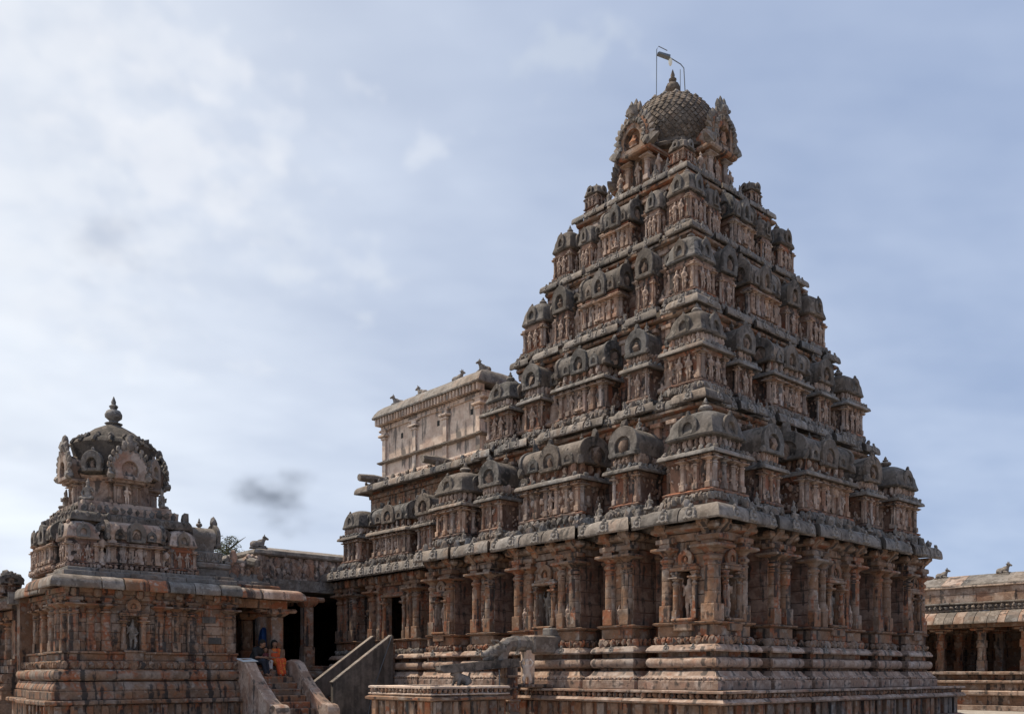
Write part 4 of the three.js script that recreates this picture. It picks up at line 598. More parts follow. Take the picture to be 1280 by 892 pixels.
  hc(slab(-0.1, 0.22, 0.12), 9.56, M.plaster); hc(slab(-0.1, 0.12, 0.1), 9.9); hc([[-0.1, 0], [0.12, 0], [0.2, 0.05], [0.2, 0.1], [0.1, 0.14], [-0.1, 0.14]], 10.55, M.grey); hc(slab(-0.1, 0.07, 0.18), 12.0);
  const dz = new Geo({ amp: 0 }); lumps(dz, hp, false, 0.12, 9.8, 0.24, 0.09, 0.9); dz.build('carved_frieze', M.plaster, hall, 'stuff');
  for (const z of [-13.05, -10.85, -8.8, -6.75]) { const g = new Geo({ amp: 0.004 }); g.at(0, 0, 0); g.tint(0.08, 0.03); g.box(-0.13, 0, -0.1, 0.13, 0.6, 0.08, 0.01); g.box(-0.12, 0.75, -0.1, 0.12, 1.75, 0.08, 0.01); g.box(-0.17, 1.62, -0.1, 0.17, 1.72, 0.13, 0.02); g.box(-0.3, 1.74, -0.1, 0.3, 1.84, 0.2, 0.03); g.box(-0.16, 1.84, -0.1, 0.16, 2.06, 0.1, 0.01); g.box(-0.36, 1.98, -0.1, 0.36, 2.08, 0.12, 0.04); const m = g.build('pilaster', M.plaster, hall); m.position.set(-3.01, 9.96, z); m.rotation.y = rot; }
  for (const z of [-11.8, -9.3, -7.2]) { const g = new Geo({ amp: 0 }); g.box(-0.08, -0.11, -0.3, 0.08, 0.11, 0.004); const m = g.build('vent_shade_block', plain(0.012, 0.011, 0.01), hall); m.position.set(-3.0, 11.55, z); m.rotation.y = rot; }  // solid near-black blocks, the shade of small vents put into their colour
  const dn = new Geo({ amp: 0.004 }); for (let k = 0; k < 35; k++) { const z = -13.35 + k * 0.2; dn.tint(0.25, 0.05).box(-3.32, 12.19, z - 0.055, -2.95, 12.5, z + 0.055, 0.02); } for (let k = 0; k < 7; k++) { const x = -2.9 + k * 0.2; dn.box(x - 0.055, 12.19, -13.5, x + 0.055, 12.5, -13.15, 0.02); } dn.build('dentil_row', M.plaster, hall, 'stuff');
  const rf = new Geo({ amp: 0.018, crease: 30 }); rf.rects([[0.9, 3.45, 12.45], [1.14, 3.6, 12.47], [1.15, 3.61, 12.53], [1.06, 3.55, 12.7], [0.92, 3.45, 12.88], [0.72, 3.34, 13.02], [0.45, 3.2, 13.1], [0.2, 3.1, 13.12]], -2.25, -9.9, 14); rf.build('roof', M.grey, hall);
}

// ================================================================ small domed shrine
const small = thing('domed_shrine', 'smaller stone shrine with a ribbed dome and pot finial beside the porch', 'temple', [-14.9, 0, -10.9]);
{
  const p0 = [[-1.72, -2.7], [-1.72, 1.05], [-2.12, 1.05], [-2.12, 2.6], [2.95, 2.6]], pc = [[-1.72, -2.7], [-1.72, 1.0], [-2.12, 1.0], [-2.12, 2.55], [2.95, 2.55]];
  const core = new Geo({ amp: 0 }); core.box(-1.6, 0, -2.7, 2.9, 4.1, 2.4); const bs = core.build('base', M.wall, small);
  course(bs, 'base_stone', p0, slab(-0.2, 0.62, 0.72), 0, { len: 1.1, tintv: 0.18 });
  for (let i = 0; i < 14; i++) { const g = new Geo({ amp: 0.006 }); g.tint(0.2, 0.1).box(-0.1, 0.1, -0.05, 0.1, 0.7, 0.08, 0.02); const m = g.build('plinth_panel', M.wall, bs); m.position.set(-2.55 + i * 0.42, 0, 3.22); }
  for (let i = 0; i < 6; i++) { const g = new Geo({ amp: 0.006 }); g.tint(0.2, 0.1).box(-0.06, 0.1, -0.05, 0.06, 0.7, 0.08, 0.02); const m = g.build('plinth_panel', M.wall, bs); m.position.set(-2.74, 0, 1.0 + i * 0.38); m.rotation.y = -Math.PI / 2; }
  course(bs, 'base_stone', p0, slab(-0.2, 0.80, 0.13, 0.03), 0.725, { len: 1.6, tintv: 0.14 });
  course(bs, 'base_stone', p0, slab(-0.2, 0.56, 0.24), 0.86, { len: 1.5, tintv: 0.16 });
  course(bs, 'base_stone', p0, [[-0.2, 0], [0.5, 0], [0.52, 0.05], [0.5, 0.12], [0.40, 0.27], [-0.2, 0.28]], 1.105, { len: 1.5, tintv: 0.16 });
  course(bs, 'base_stone', p0, TORUS(-0.2, 0.5, 0.33), 1.4, { len: 1.4, tintv: 0.16 });
  course(bs, 'base_stone', p0, slab(-0.2, 0.28, 0.25, 0.03), 1.735, { len: 1.1, tintv: 0.18 });
  const fr = new Geo({ amp: 0 }); lumps(fr, p0, false, 0.29, 1.86, 0.24, 0.085, 1.1); fr.build('carved_frieze', M.wall, bs, 'stuff');
  course(bs, 'base_stone', p0, slab(-0.2, 0.12, 0.2), 1.99, { len: 1.2, tintv: 0.18 });
  course(bs, 'base_stone', p0, slab(-0.2, 0.2, 0.07), 2.19, { len: 1.4, tintv: 0.14 });
  const wc = new Geo({ amp: 0 }); wc.box(-1.5, 2.2, -2.6, 2.7, 4.3, 2.0); const wl = wc.build('wall', M.wall, small);
  for (let k = 0; k < 6; k++) course(wl, 'wall_stone', p0, slab(-0.3, 0, 0.272, 0.012), 2.265 + k * 0.28, { len: 0.55, tintv: 0.26, amp: 0.005, step: 0.7, skip: k < 4 ? (i) => (i === 3 ? [1.6, 2.04] : null) : null });
  for (const [x, w] of [[-1.97, 0.3], [-1.5, 0.24], [-1.08, 0.28], [0.5, 0.3], [0.98, 0.24], [1.5, 0.3], [2.72, 0.3]]) bigPil(small, x, 2.265, 2.62, w, 1.42, 0);
  for (const z of [2.4, 1.85, 1.3]) bigPil(small, -2.14, 2.265, z, 0.24, 1.42, -Math.PI / 2);
  for (const z of [0.5, -0.3, -1.1, -2.0]) bigPil(small, -1.74, 2.265, z, 0.26, 1.42, -Math.PI / 2);
  niche(small, -0.3, 2.3, 2.62, 0.44, 1.02, 0, { fig: 1, figMat: M.grey, deep: 0.3 });
  for (const [x, y, w] of [[2.05, 3.2, 0.44], [2.25, 2.55, 0.42]]) { const g = new Geo({ amp: 0.004 }); g.box(-w / 2, 0, -0.02, w / 2, 0.2, 0.02, 0.008); const m = g.build('inscribed_slab', M.conc, wl); m.position.set(x, y, 2.61); }
  course(small, 'beam_stone', p0, slab(-0.3, 0.06, 0.16), 3.79, { len: 1.1, tintv: 0.16 }); course(small, 'beam_stone', p0, slab(-0.3, 0.14, 0.15), 3.95, { len: 1.3, tintv: 0.16 });
  for (let i = 0; i < 9; i++) { const g = new Geo({ amp: 0.006 }); g.tint(0.2, 0.1).box(-0.11, 0, -0.1, 0.11, 0.26, 0.24, 0.05); const m = g.build('corbel', M.wall, small); m.position.set(-1.95 + i * 0.6, 3.83, 2.62); }
  const cs = new Geo({ amp: 0 }); cs.box(-1.7, 4.08, -2.7, 2.9, 4.42, 2.4); const cm = cs.build('cornice', M.grey, small);
  course(cm, 'eave_stone', pc, grow(KAPOTA, 0.9, 0.9), 4.1, { mat: M.wall, mix2: M.grey, len: 0.68, tintv: 0.5, amp: 0.016, step: 0.3, push: 0.03, gap: 0.018 });
  course(cm, 'cornice_stone', pc, slab(-0.4, 0.12, 0.15), 4.44, { len: 0.9, mat: M.grey, push: 0.03, tintv: 0.25 }); course(cm, 'cornice_stone', pc, slab(-0.6, -0.05, 0.13), 4.58, { len: 0.7, mat: M.grey, push: 0.03, tintv: 0.25 });
  // storey of shrines
  const T = 1.5, t = new Geo({ amp: 0.01 }); t.box(-T, 4.5, -T, T, 6.2, T); const st = t.build('storey', M.pale, small);
  const so = { neck: false, figs: true, mats: [M.red, M.pale, M.pale, M.pale] }, Hs = 1.5, y0 = 4.7;
  for (const [sx, sz] of [[-1, 1], [1, 1], [-1, -1]]) shrine(small, 'square', 0.86, 0.86, Hs, sx * 1.5, y0, sz * 1.5, sz < 0 ? -Math.PI / 2 : 0, so);
  shrine(small, 'barrel', 1.5, 0.8, Hs, 0, y0, 1.62, 0, so); shrine(small, 'barrel', 1.5, 0.8, Hs, -1.62, y0, 0, -Math.PI / 2, so);
  for (const s of [-0.92, 0.92]) { gable(small, s, y0 + 0.85, 1.72, 0.5, 0.6, 0, { th: 0.15 }); figure(2, s, y0 + 0.1, 1.75, 0.75, 0, small, M.plaster); gable(small, -1.72, y0 + 0.85, s, 0.5, 0.6, -Math.PI / 2, { th: 0.15 }); }
  const lp = new Geo({ amp: 0 }); for (let k = 0; k < 70; k++) { const f = k % 3 === 0, s = rr(-1.9, 1.9); lp.tint(0.4, 0.08).lump(f ? -1.85 : s, y0 + rr(0.05, 1.45), f ? s : 1.9 - rr(0, 0.2), rr(0.06, 0.13), rr(0.8, 1.4)); } lp.build('carved_frieze', M.pale, small, 'stuff');
  const c2 = new Geo({ amp: 0.01 }); c2.box(-1.4, 6.1, -1.4, 1.4, 6.62, 1.4); const cm2 = c2.build('cornice', M.dark, small); const q2 = [[-1.35, -1.35], [-1.35, 1.35], [1.35, 1.35], [1.35, -1.35]];
  course(cm2, 'eave_stone', q2, grow(KAPOTA, 0.72), 6.22, { mat: M.dark, len: 0.5, tintv: 0.25, amp: 0.016, step: 0.25, push: 0.015 });
  const l2 = new Geo({ amp: 0 }); lumps(l2, q2, false, 0.1, 6.62, 0.22, 0.1, 1.2); lumps(l2, q2, false, 0.42, 6.36, 0.3, 0.08, 1.2); l2.build('carved_frieze', M.dark, cm2, 'stuff');
  const np = new Geo({ amp: 0.012 }); np.rects([[1.5, 1.5, 6.5], [1.52, 1.52, 6.72], [1.36, 1.36, 6.76], [1.34, 1.34, 6.88], [1.22, 1.22, 6.9]], 0, 0, 4); np.lathe([[1.12, 6.8], [1.1, 7.62], [1.2, 7.7], [1.26, 7.82]], 8, 0, 0, Math.PI / 8); const neck = np.build('neck', M.pale, small);
  for (let i = 0; i < 8; i++) { const a = i / 8 * 2 * Math.PI + Math.PI / 8; miniPil(neck, Math.sin(a) * 1.1, 6.86, Math.cos(a) * 1.1, 0.16, 0.74, a); }
  for (const [sx, sz] of [[-1, 1], [1, 1], [-1, -1]]) { const m = figure(2, sx * 1.12, 6.84, sz * 1.12, 0.75, Math.atan2(sx, sz), small, M.grey, 'seated_bull'); }
  const dp = [[1.15, 7.76], [1.26, 7.8], [1.30, 7.9], [1.24, 8.0], [1.12, 8.1], [1.16, 8.35], [1.22, 8.62], [1.28, 8.82], [1.2, 8.94], [1.0, 9.04], [0.92, 9.14], [0.62, 9.38], [0.36, 9.52], [0.22, 9.6]];
  const dm = new Geo({ amp: 0.014, crease: 24 }); dm.t = [0.6, 0.55, 0.5]; dm.lathe(dp, 16, 0, 0, Math.PI / 16); const dome = dm.build('dome', M.dark, small);
  for (let i = 0; i < 16; i++) { const a = i / 16 * 2 * Math.PI, g = new Geo({ amp: 0.004 }); g.tint(0.3); g.tube([7, 8, 9, 10].map((k) => [dp[k + 0][0] * 1.0 + 0.01, dp[k][1], 0]), 0.06, 5); g.lump(1.05, 9.0, 0, 0.11, 1.2); const m = g.build('dome_rib', M.dark, dome); m.rotation.y = a; }
  for (const a of [0, -Math.PI / 2, Math.PI / 2, Math.PI]) { const b = new Geo({ amp: 0.01 }); b.tint(0.1, 0.05).box(-0.36, 6.84, 0.9, 0.36, 7.56, 1.2, 0.02).box(-0.52, 7.54, 0.9, 0.52, 7.64, 1.42, 0.03); b.add(extr(archShape(0.8, 0.8, 0, 0), 0.55, 0), new THREE.Matrix4().makeTranslation(0, 7.62, 0.86)); const m = b.build('dormer', M.pale, small); m.rotation.y = a; gable(m, 0, 7.62, 1.40, 0.92, 0.86, 0, { th: 0.14, spikes: 0.1, fig: false, mat: M.pale }); for (const s of [-0.24, 0.24]) miniPil(m, s, 6.9, 1.22, 0.14, 0.6, 0); figure(0, 0, 6.88, 1.22, 0.6, 0, m, M.plaster);
    const cr = new Geo({ amp: 0.006 }); for (let i = 0; i < 13; i++) { const q = mix(-0.3, Math.PI + 0.3, i / 12), fx = Math.cos(q), fy = Math.sin(q); cr.tint().lump(fx * 0.50, 8.0 + fy * 0.5, 1.48, 0.08, 1.3).lump(fx * 0.62, 8.02 + fy * 0.62, 1.5, 0.06, 1.5); } cr.lump(0, 8.66, 1.48, 0.15, 1.3).lump(0, 8.86, 1.46, 0.1, 1.7).lump(-0.14, 8.72, 1.47, 0.08, 1.3).lump(0.14, 8.72, 1.47, 0.08, 1.3); for (const s of [-1, 1]) cr.lump(s * 0.56, 7.72, 1.5, 0.13, 0.9); cr.build('flame_border', M.grey, m); }
  for (const a of [Math.PI / 4, -Math.PI / 4, -3 * Math.PI / 4]) gable(dome, Math.sin(a) * 1.24, 7.85, Math.cos(a) * 1.24, 0.62, 0.62, a, { th: 0.16, mat: M.grey });
  finial(small, 0, 9.56, 0, 0.26, 0.98, M.grey);
  { const g = new Geo({ amp: 0.012 }); g.tint().box(-1.75, 4.4, -2.75, -0.9, 4.78, -1.2, 0.03); const sp2 = g.build('side_parapet', M.grey, small); for (const z of [-1.5, -2.05, -2.6]) shrine(sp2, 'square', 0.5, 0.5, 0.8, -1.4, 4.74, z, -Math.PI / 2, { neck: false, frieze: false, mats: [M.red, M.pale, M.grey, M.grey] }); }
  // low roof shrine with two horned gables beside the storey
  const lb = new Geo({ amp: 0.012 }); lb.tint().box(1.7, 4.45, 0.1, 3.3, 4.75, 1.7, 0.03).tint().box(1.8, 4.75, 0.2, 3.2, 5.05, 1.6, 0.03).tint().box(1.75, 5.05, 0.15, 3.25, 5.25, 1.65, 0.05).tint().box(1.9, 5.25, 0.3, 3.0, 5.62, 1.5, 0.03); const low = lb.build('roof_shrine', M.grey, small);
  const br = new Geo({ amp: 0.01 }); br.add(extr(archShape(0.9, 0.62, 0, 0), 0.8, 0), new THREE.Matrix4().makeRotationY(Math.PI / 2).premultiply(new THREE.Matrix4().makeTranslation(2.05, 5.85, 0.9))); br.box(2.1, 5.6, 0.5, 2.8, 5.9, 1.3, 0.02); br.build('roof', M.grey, low);
  for (const s of [-1, 1]) { gable(low, 2.45 + s * 0.42, 5.8, 0.9, 1.0, 0.8, s * Math.PI / 2, { th: 0.1 }); const g = new Geo({ amp: 0.006 }); g.tint().lump(2.45 + s * 0.5, 6.66, 0.9, 0.13, 1.6).lump(2.45 + s * 0.53, 6.42, 0.9, 0.14, 1.2); g.build('horn', M.grey, low); } finial(low, 2.45, 6.42, 0.9, 0.1, 0.36);
  for (let i = 0; i < 6; i++) figure(i % 2 ? 2 : 3, 1.95 + i * 0.24, 5.24, 1.52, 0.34, 0, low, M.grey);
}

// ================================================================ pillared hall with its porch
const hall = thing('pillared_hall', 'dark pillared stone hall with a flat weathered roof between shrine and antechamber', 'hall');
{
  const F = 1.9, b = new Geo({ amp: 0.006 }); b.box(-11.95, 0, -13.6, -10.1, F, -8.45).box(-16.6, 0, -32, 6, F, -13.6); const fl = b.build('floor', M.wall, hall);
  const pp = [[-11.9, -8.45], [-10.1, -8.45], [-10.1, -13.6], [-5.4, -13.6]];
  for (const [prof, y, mat] of [[slab(-0.2, 0.5, 0.72), 0, M.wall], [slab(-0.2, 0.6, 0.13, 0.03), 0.725, M.wall], [slab(-0.2, 0.4, 0.5), 0.86, M.wall], [TORUS(-0.2, 0.35, 0.33), 1.4, M.wall], [slab(-0.2, 0.2, 0.19, 0.02), 1.735, M.wall]]) course(fl, 'base_stone', pp.slice(1), prof, y, { mat, len: 1.2, tintv: 0.18 });
  const sqPil = (x, z, h, w = 0.46, y = F) => { const g = new Geo({ amp: 0.006 }), r = w / 2; g.tint(0.14, 0.06); g.box(x - r * 1.15, y, z - r * 1.15, x + r * 1.15, y + h * 0.28, z + r * 1.15, 0.03); const m = g.build('pillar', M.wall, hall); const s = new Geo({ amp: 0.006 }); s.tint(0.14, 0.06).box(x - r, y + h * 0.27, z - r, x + r, y + h * 0.86, z + r, 0.05); s.build('shaft_stone', M.wall, m); const c = new Geo({ amp: 0.006 }); c.tint().rects([[r * 0.9, r * 0.9, y + h * 0.85], [r * 1.5, r * 1.5, y + h * 0.9], [r * 1.6, r * 1.6, y + h * 0.94], [r * 1.3, r * 1.3, y + h]], x, z); c.box(x - 0.75, y + h * 0.93, z - r, x + 0.75, y + h * 1.0, z + r, 0.06); c.build('capital', M.wall, m); };
  for (const z of [-8.72, -11.0, -13.3]) sqPil(-10.36, z, 1.9, 0.44); sqPil(-11.2, -13.3, 1.9); sqPil(-10.6, -16, 1.9);
  for (const [x, z] of [[-6.3, -13.85], [-8.3, -13.85], [-6.3, -16.5], [-8.3, -16.5], [-10.3, -18.5], [-6.3, -19]]) sqPil(x, z, 2.85, 0.42);
  const sb = new Geo({ amp: 0.008 }); sb.tint().box(-11.95, 3.78, -8.75, -10.05, 4.08, -8.4, 0.03).tint().box(-10.55, 3.78, -13.6, -10.07, 4.08, -8.76, 0.03); sb.build('beam', M.wall, hall);
  const rs = new Geo({ amp: 0.01 }); rs.box(-11.95, 4.09, -14.2, -9.9, 4.42, -8.5).box(-16.5, 4.09, -32, -8.7, 4.5, -14.21).box(-8.69, 4.95, -32, 6.2, 5.4, -13.75); const roof = rs.build('roof', M.grey, hall);
  course(roof, 'eave_stone', [[-11.9, -8.45], [-10.15, -8.45], [-10.15, -14.0]], grow(KAPOTA, 0.8, 0.8), 4.1, { mat: M.pale, mix2: M.wall, len: 0.72, tintv: 0.5, amp: 0.014, step: 0.3, push: 0.03, gap: 0.018 });
  course(roof, 'parapet_stone', [[-11.95, -8.7], [-10.2, -8.7], [-10.2, -14.0]], slab(-0.4, 0, 0.14, 0.03), 4.43, { mat: M.wall, len: 0.9, push: 0.05, tintv: 0.22 }); course(roof, 'parapet_stone', [[-11.8, -9.0], [-10.4, -9.0], [-10.4, -14.0]], slab(-0.4, 0, 0.13, 0.03), 4.575, { mat: M.grey, len: 0.8, push: 0.05, tintv: 0.22 });
  // walls that close it
  const wl = new Geo({ amp: 0 }); wl.box(-16.6, F, -32, -16.1, 4.09, -13.6).box(-16.6, F, -32.3, 6.2, 4.95, -31.9).box(-16.1, F, -13.75, -12.0, 4.09, -13.45).box(-8.95, 4.5, -31.9, -8.7, 5.4, -14.21).box(6, 0, -32, 6.3, 4.95, -13.72).box(-4.3, F, -13.74, 6, 4.95, -13.52); wl.build('wall', M.wall, hall);
  // upper parapet block with worn stucco relief
  const up = new Geo({ amp: 0.02 }); up.box(-8.3, 5.3, -24, 4.0, 6.35, -14.3); const pb = up.build('upper_parapet', M.pale, hall); const q = [[-8.3, -24], [-8.3, -14.3], [3.0, -14.3]];
  course(pb, 'parapet_stone', q, slab(-0.3, 0.14, 0.16, 0.03), 4.96, { len: 1.1, mat: M.grey, push: 0.02 }); course(pb, 'parapet_stone', q, slab(-0.3, 0.05, 0.15, 0.02), 5.12, { len: 1.0, mat: M.grey, push: 0.02 });
  course(pb, 'parapet_stone', q, [[-0.4, 0], [0.08, 0], [0.18, 0.04], [0.2, 0.1], [0.12, 0.24], [-0.4, 0.36]], 6.33, { len: 1.5, mat: M.grey, push: 0.01 });
  const rl = new Geo({ amp: 0 }); for (let k = 0; k < 420; k++) { const f = rnd() < 0.65, s = rnd(); rl.tint(0.4, 0.06).lump(f ? -8.3 + s * 4.5 : -8.32, 5.35 + rnd() * 0.95, f ? -14.28 : -14.3 - s * 6, rr(0.06, 0.15), rr(1.0, 2.2)); } rl.build('stucco_relief', M.pale, pb, 'stuff');
  { const k = new Geo({ amp: 0.014 }); k.tint().box(-11.75, 4.6, -11.4, -10.5, 5.0, -9.4, 0.04).tint().box(-11.6, 5.0, -11.3, -10.65, 5.3, -9.5, 0.05).tint().box(-11.7, 5.3, -11.35, -10.55, 5.46, -9.42, 0.05); const rb = k.build('roof_block', M.grey, hall); const l = new Geo({ amp: 0 }); for (let i = 0; i < 46; i++) l.tint(0.35, 0.07).lump(rr(-11.7, -10.5), rr(4.9, 5.6), -9.45 - rr(0, 0.12), rr(0.06, 0.13), rr(0.9, 1.7)); l.build('carved_relief', M.pale, rb, 'stuff'); const v = new Geo({ amp: 0.012 }); v.tube([[-10.9, 5.3, -8.9], [-10.9, 5.42, -9.5], [-10.9, 5.42, -10.2]], [0.13, 0.17, 0.17], 8); v.build('rain_spout', M.grey, hall); }
  const rt = new Geo({ amp: 0.02 }); rt.loft([[[-8.1, 6.62, -14.5], [3.0, 6.62, -14.5], [3.0, 6.62, -24], [-8.1, 6.62, -24]], [[-7.6, 6.8, -15], [3.0, 6.8, -15], [3.0, 6.8, -24], [-7.6, 6.8, -24]]]); rt.build('roof_top', M.grey, pb);
  // outer face that runs back past the domed shrine
  const bay = (b0, r) => { const o = []; for (let z = -32; z < -14; z += 3) { o.push([-b0, z], [-b0, z + 1.7], [-r, z + 1.7], [-r, z + 3]); } return o; }, hp = bay(17.55, 17.05), fc = new Geo({ amp: 0 }); fc.box(-17, 0, -32, -16.6, 4.2, -13.6); const face = fc.build('outer_wall', M.wall, hall);
  for (const [prof, y, mat] of [[slab(-0.2, 0.62, 0.6), 0, M.wall], [slab(-0.2, 0.68, 0.13, 0.03), 0.6, M.wall], [slab(-0.2, 0.4, 0.3), 0.74, M.wall], [PADMA, 1.05, M.wall], [TORUS(-0.2, 0.4, 0.3), 1.3, M.wall], [slab(-0.2, 0.2, 0.25, 0.02), 1.62, M.wall], [slab(-0.2, 0.1, 0.2), 1.88, M.wall], [slab(-0.25, 0, 1.3), 2.09, M.wall], [slab(-0.25, 0.1, 0.3), 3.4, M.wall]]) course(face, 'wall_stone', hp, prof, y, { mat, len: 1.2, tintv: 0.2 });
  for (let z = -32; z < -14; z += 3) for (const s of [0.2, 0.85, 1.5, 2.35]) bigPil(face, s > 2 ? -17.07 : -17.57, 2.09, z + s, 0.28, 1.28, -Math.PI / 2, 3);
  course(face, 'eave_stone', hp, grow(KAPOTA, 0.8), 3.72, { mat: M.pale, len: 0.7, push: 0.015, tintv: 0.2 });
  const pr = new Geo({ amp: 0.01 }); pr.box(-17.3, 3.9, -32, -16.6, 4.3, -13.7); const par = pr.build('parapet', M.grey, hall);
  for (let i = 0; i < 9; i++) shrine(par, i % 2 ? 'square' : 'barrel', i % 2 ? 0.75 : 1.0, 0.6, 0.72, -17.2, 4.15, -14.4 - i * 1.35, -Math.PI / 2, { neck: false, frieze: false });
  const dl = new Geo({ amp: 0 }); for (let k = 0; k < 90; k++) dl.tint(0.3).lump(-17.1 + rr(-0.2, 0.25), 4.3 + rr(0, 0.55), rr(-28, -13.9), rr(0.08, 0.17), 1.2); dl.build('carved_frieze', M.grey, par, 'stuff');
}

// ================================================================ stairs
{
  const st = thing('stone_staircase', 'worn stone steps with curved balustrades climbing to the pillared porch', 'staircase');
  { const g = new Geo({ amp: 0.008 }); g.tint().box(-11.9, 0, -8.44, -10.15, 1.885, -8.13, 0.025); g.build('landing', M.wall, st); }
  for (let i = 0; i < 9; i++) { const g = new Geo({ amp: 0.01 }); g.tint(0.16, 0.05).box(-11.62, 0, -8.12 + i * 0.29, -10.3, 1.72 - i * 0.2, -7.84 + i * 0.29, 0.025); g.build('step', M.wall, st); }
  const pts = [[-8.1, 0], [-8.1, 2.0], [-7.75, 2.04], [-7.45, 1.93], [-7.2, 1.68], [-6.9, 1.4], [-6.5, 1.12], [-6.1, 0.84], [-5.75, 0.66], [-5.55, 0.62], [-5.4, 0.5], [-5.38, 0.3], [-5.5, 0]];
  for (const [x0, x1] of [[-12.05, -11.63], [-10.29, -9.92]]) {
    let m = null; const tops = pts.slice(1, 12); // stones with upright joints, the top line as worn
    for (const [k0, k1] of [[0, 3], [3, 5], [5, 7], [7, 10]]) { const run = tops.slice(k0, k1 + 1), gap = 0.006, poly = [[run[0][0] + gap, 0], ...run.map(([z, y], i) => [z + (i === 0 ? gap : i === run.length - 1 ? -gap : 0), y + (i && i < run.length - 1 ? rr(-0.015, 0.015) : 0)]), [run[run.length - 1][0] - gap, 0]]; const s = new THREE.Shape(poly.map(([z, y]) => new THREE.Vector2(-z, y)).reverse()), g = new Geo({ amp: 0.018, crease: 30 }); g.tint(0.16, 0.05); g.add(extr(s, x1 - x0 - 0.08 + rr(-0.01, 0.01), 0.035), new THREE.Matrix4().makeRotationY(Math.PI / 2).premultiply(new THREE.Matrix4().makeTranslation(x0 + 0.04, 0, 0))); const q = g.build(m ? 'balustrade_stone' : 'balustrade', M.pale, m ?? st); m = m ?? q; }
    const sc = new Geo({ amp: 0.006 }); sc.lathe([[0.02, -0.03], [0.24, -0.02], [0.26, 0.05], [0.26, x1 - x0 - 0.05], [0.24, x1 - x0 + 0.02], [0.02, x1 - x0 + 0.03]], 14); const sm = sc.build('scroll', M.pale, m); sm.rotation.z = -Math.PI / 2; sm.position.set(x0, 0.42, -5.52); }
  const cl = new Geo({ amp: 0.01, crease: 60 }); cl.loft([[[-0.26, -0.12, 0.3], [0.24, -0.1, 0.3], [0.24, 0, -0.2], [-0.26, -0.02, -0.2]], [[-0.25, -0.1, 0.31], [0.23, -0.08, 0.31], [0.23, 0.03, -0.2], [-0.25, 0.01, -0.2]]]); const c = cl.build(numbered('white_cloth'), plain(0.55, 0.6, 0.62), scene); c.position.set(-11.84, 2.09, -7.72); tag(c, 'pale folded cloth lying on the top of a stair balustrade', 'cloth');

  const s2 = thing('stone_staircase', 'steep dark stairs with straight plain side walls up to the antechamber door', 'staircase');
  for (let i = 0; i < 12; i++) { const g = new Geo({ amp: 0.006 }); g.tint(0.12, 0.04).box(-5.5 - i * 0.23, 0, -10.02, -5.28 - i * 0.23, 2.75 - i * 0.22, -8.98, 0.02); g.build('step', M.wall, s2); }
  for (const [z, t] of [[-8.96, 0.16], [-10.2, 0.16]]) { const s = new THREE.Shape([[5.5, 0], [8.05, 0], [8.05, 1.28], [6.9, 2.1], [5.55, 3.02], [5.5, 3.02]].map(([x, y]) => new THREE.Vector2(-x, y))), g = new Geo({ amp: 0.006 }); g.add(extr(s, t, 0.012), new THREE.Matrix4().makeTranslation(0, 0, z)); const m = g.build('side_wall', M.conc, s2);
    const cp = new Geo({ amp: 0.004 }); cp.tint(); cp.at(0, 0, z + t / 2); for (const [a, b] of [[[-8.09, 1.28], [-6.9, 2.11]], [[-6.9, 2.11], [-5.55, 3.03]]]) { const L = Math.hypot(b[0] - a[0], b[1] - a[1]), ux = (b[0] - a[0]) / L, uy = (b[1] - a[1]) / L, w = t / 2 + 0.025, P = (s, n, zz) => [a[0] + ux * s - uy * n, a[1] + uy * s + ux * n, zz]; cp.loft([[P(0, 0, w), P(L, 0, w), P(L, 0, -w), P(0, 0, -w)], [P(0, 0.04, w), P(L, 0.04, w), P(L, 0.04, -w), P(0, 0.04, -w)]]); } cp.build('coping', M.grey, m); }
  const rl = new Geo({ amp: 0, crease: 60 }); rl.tube([[-5.62, 3.0, -8.72], [-6.4, 1.1, -8.70], [-6.7, 0.05, -8.68]], 0.018, 6); tag(rl.build(numbered('drain_pipe'), M.metal, scene), 'thin pale pipe running down the staircase side wall', 'pipe');
}

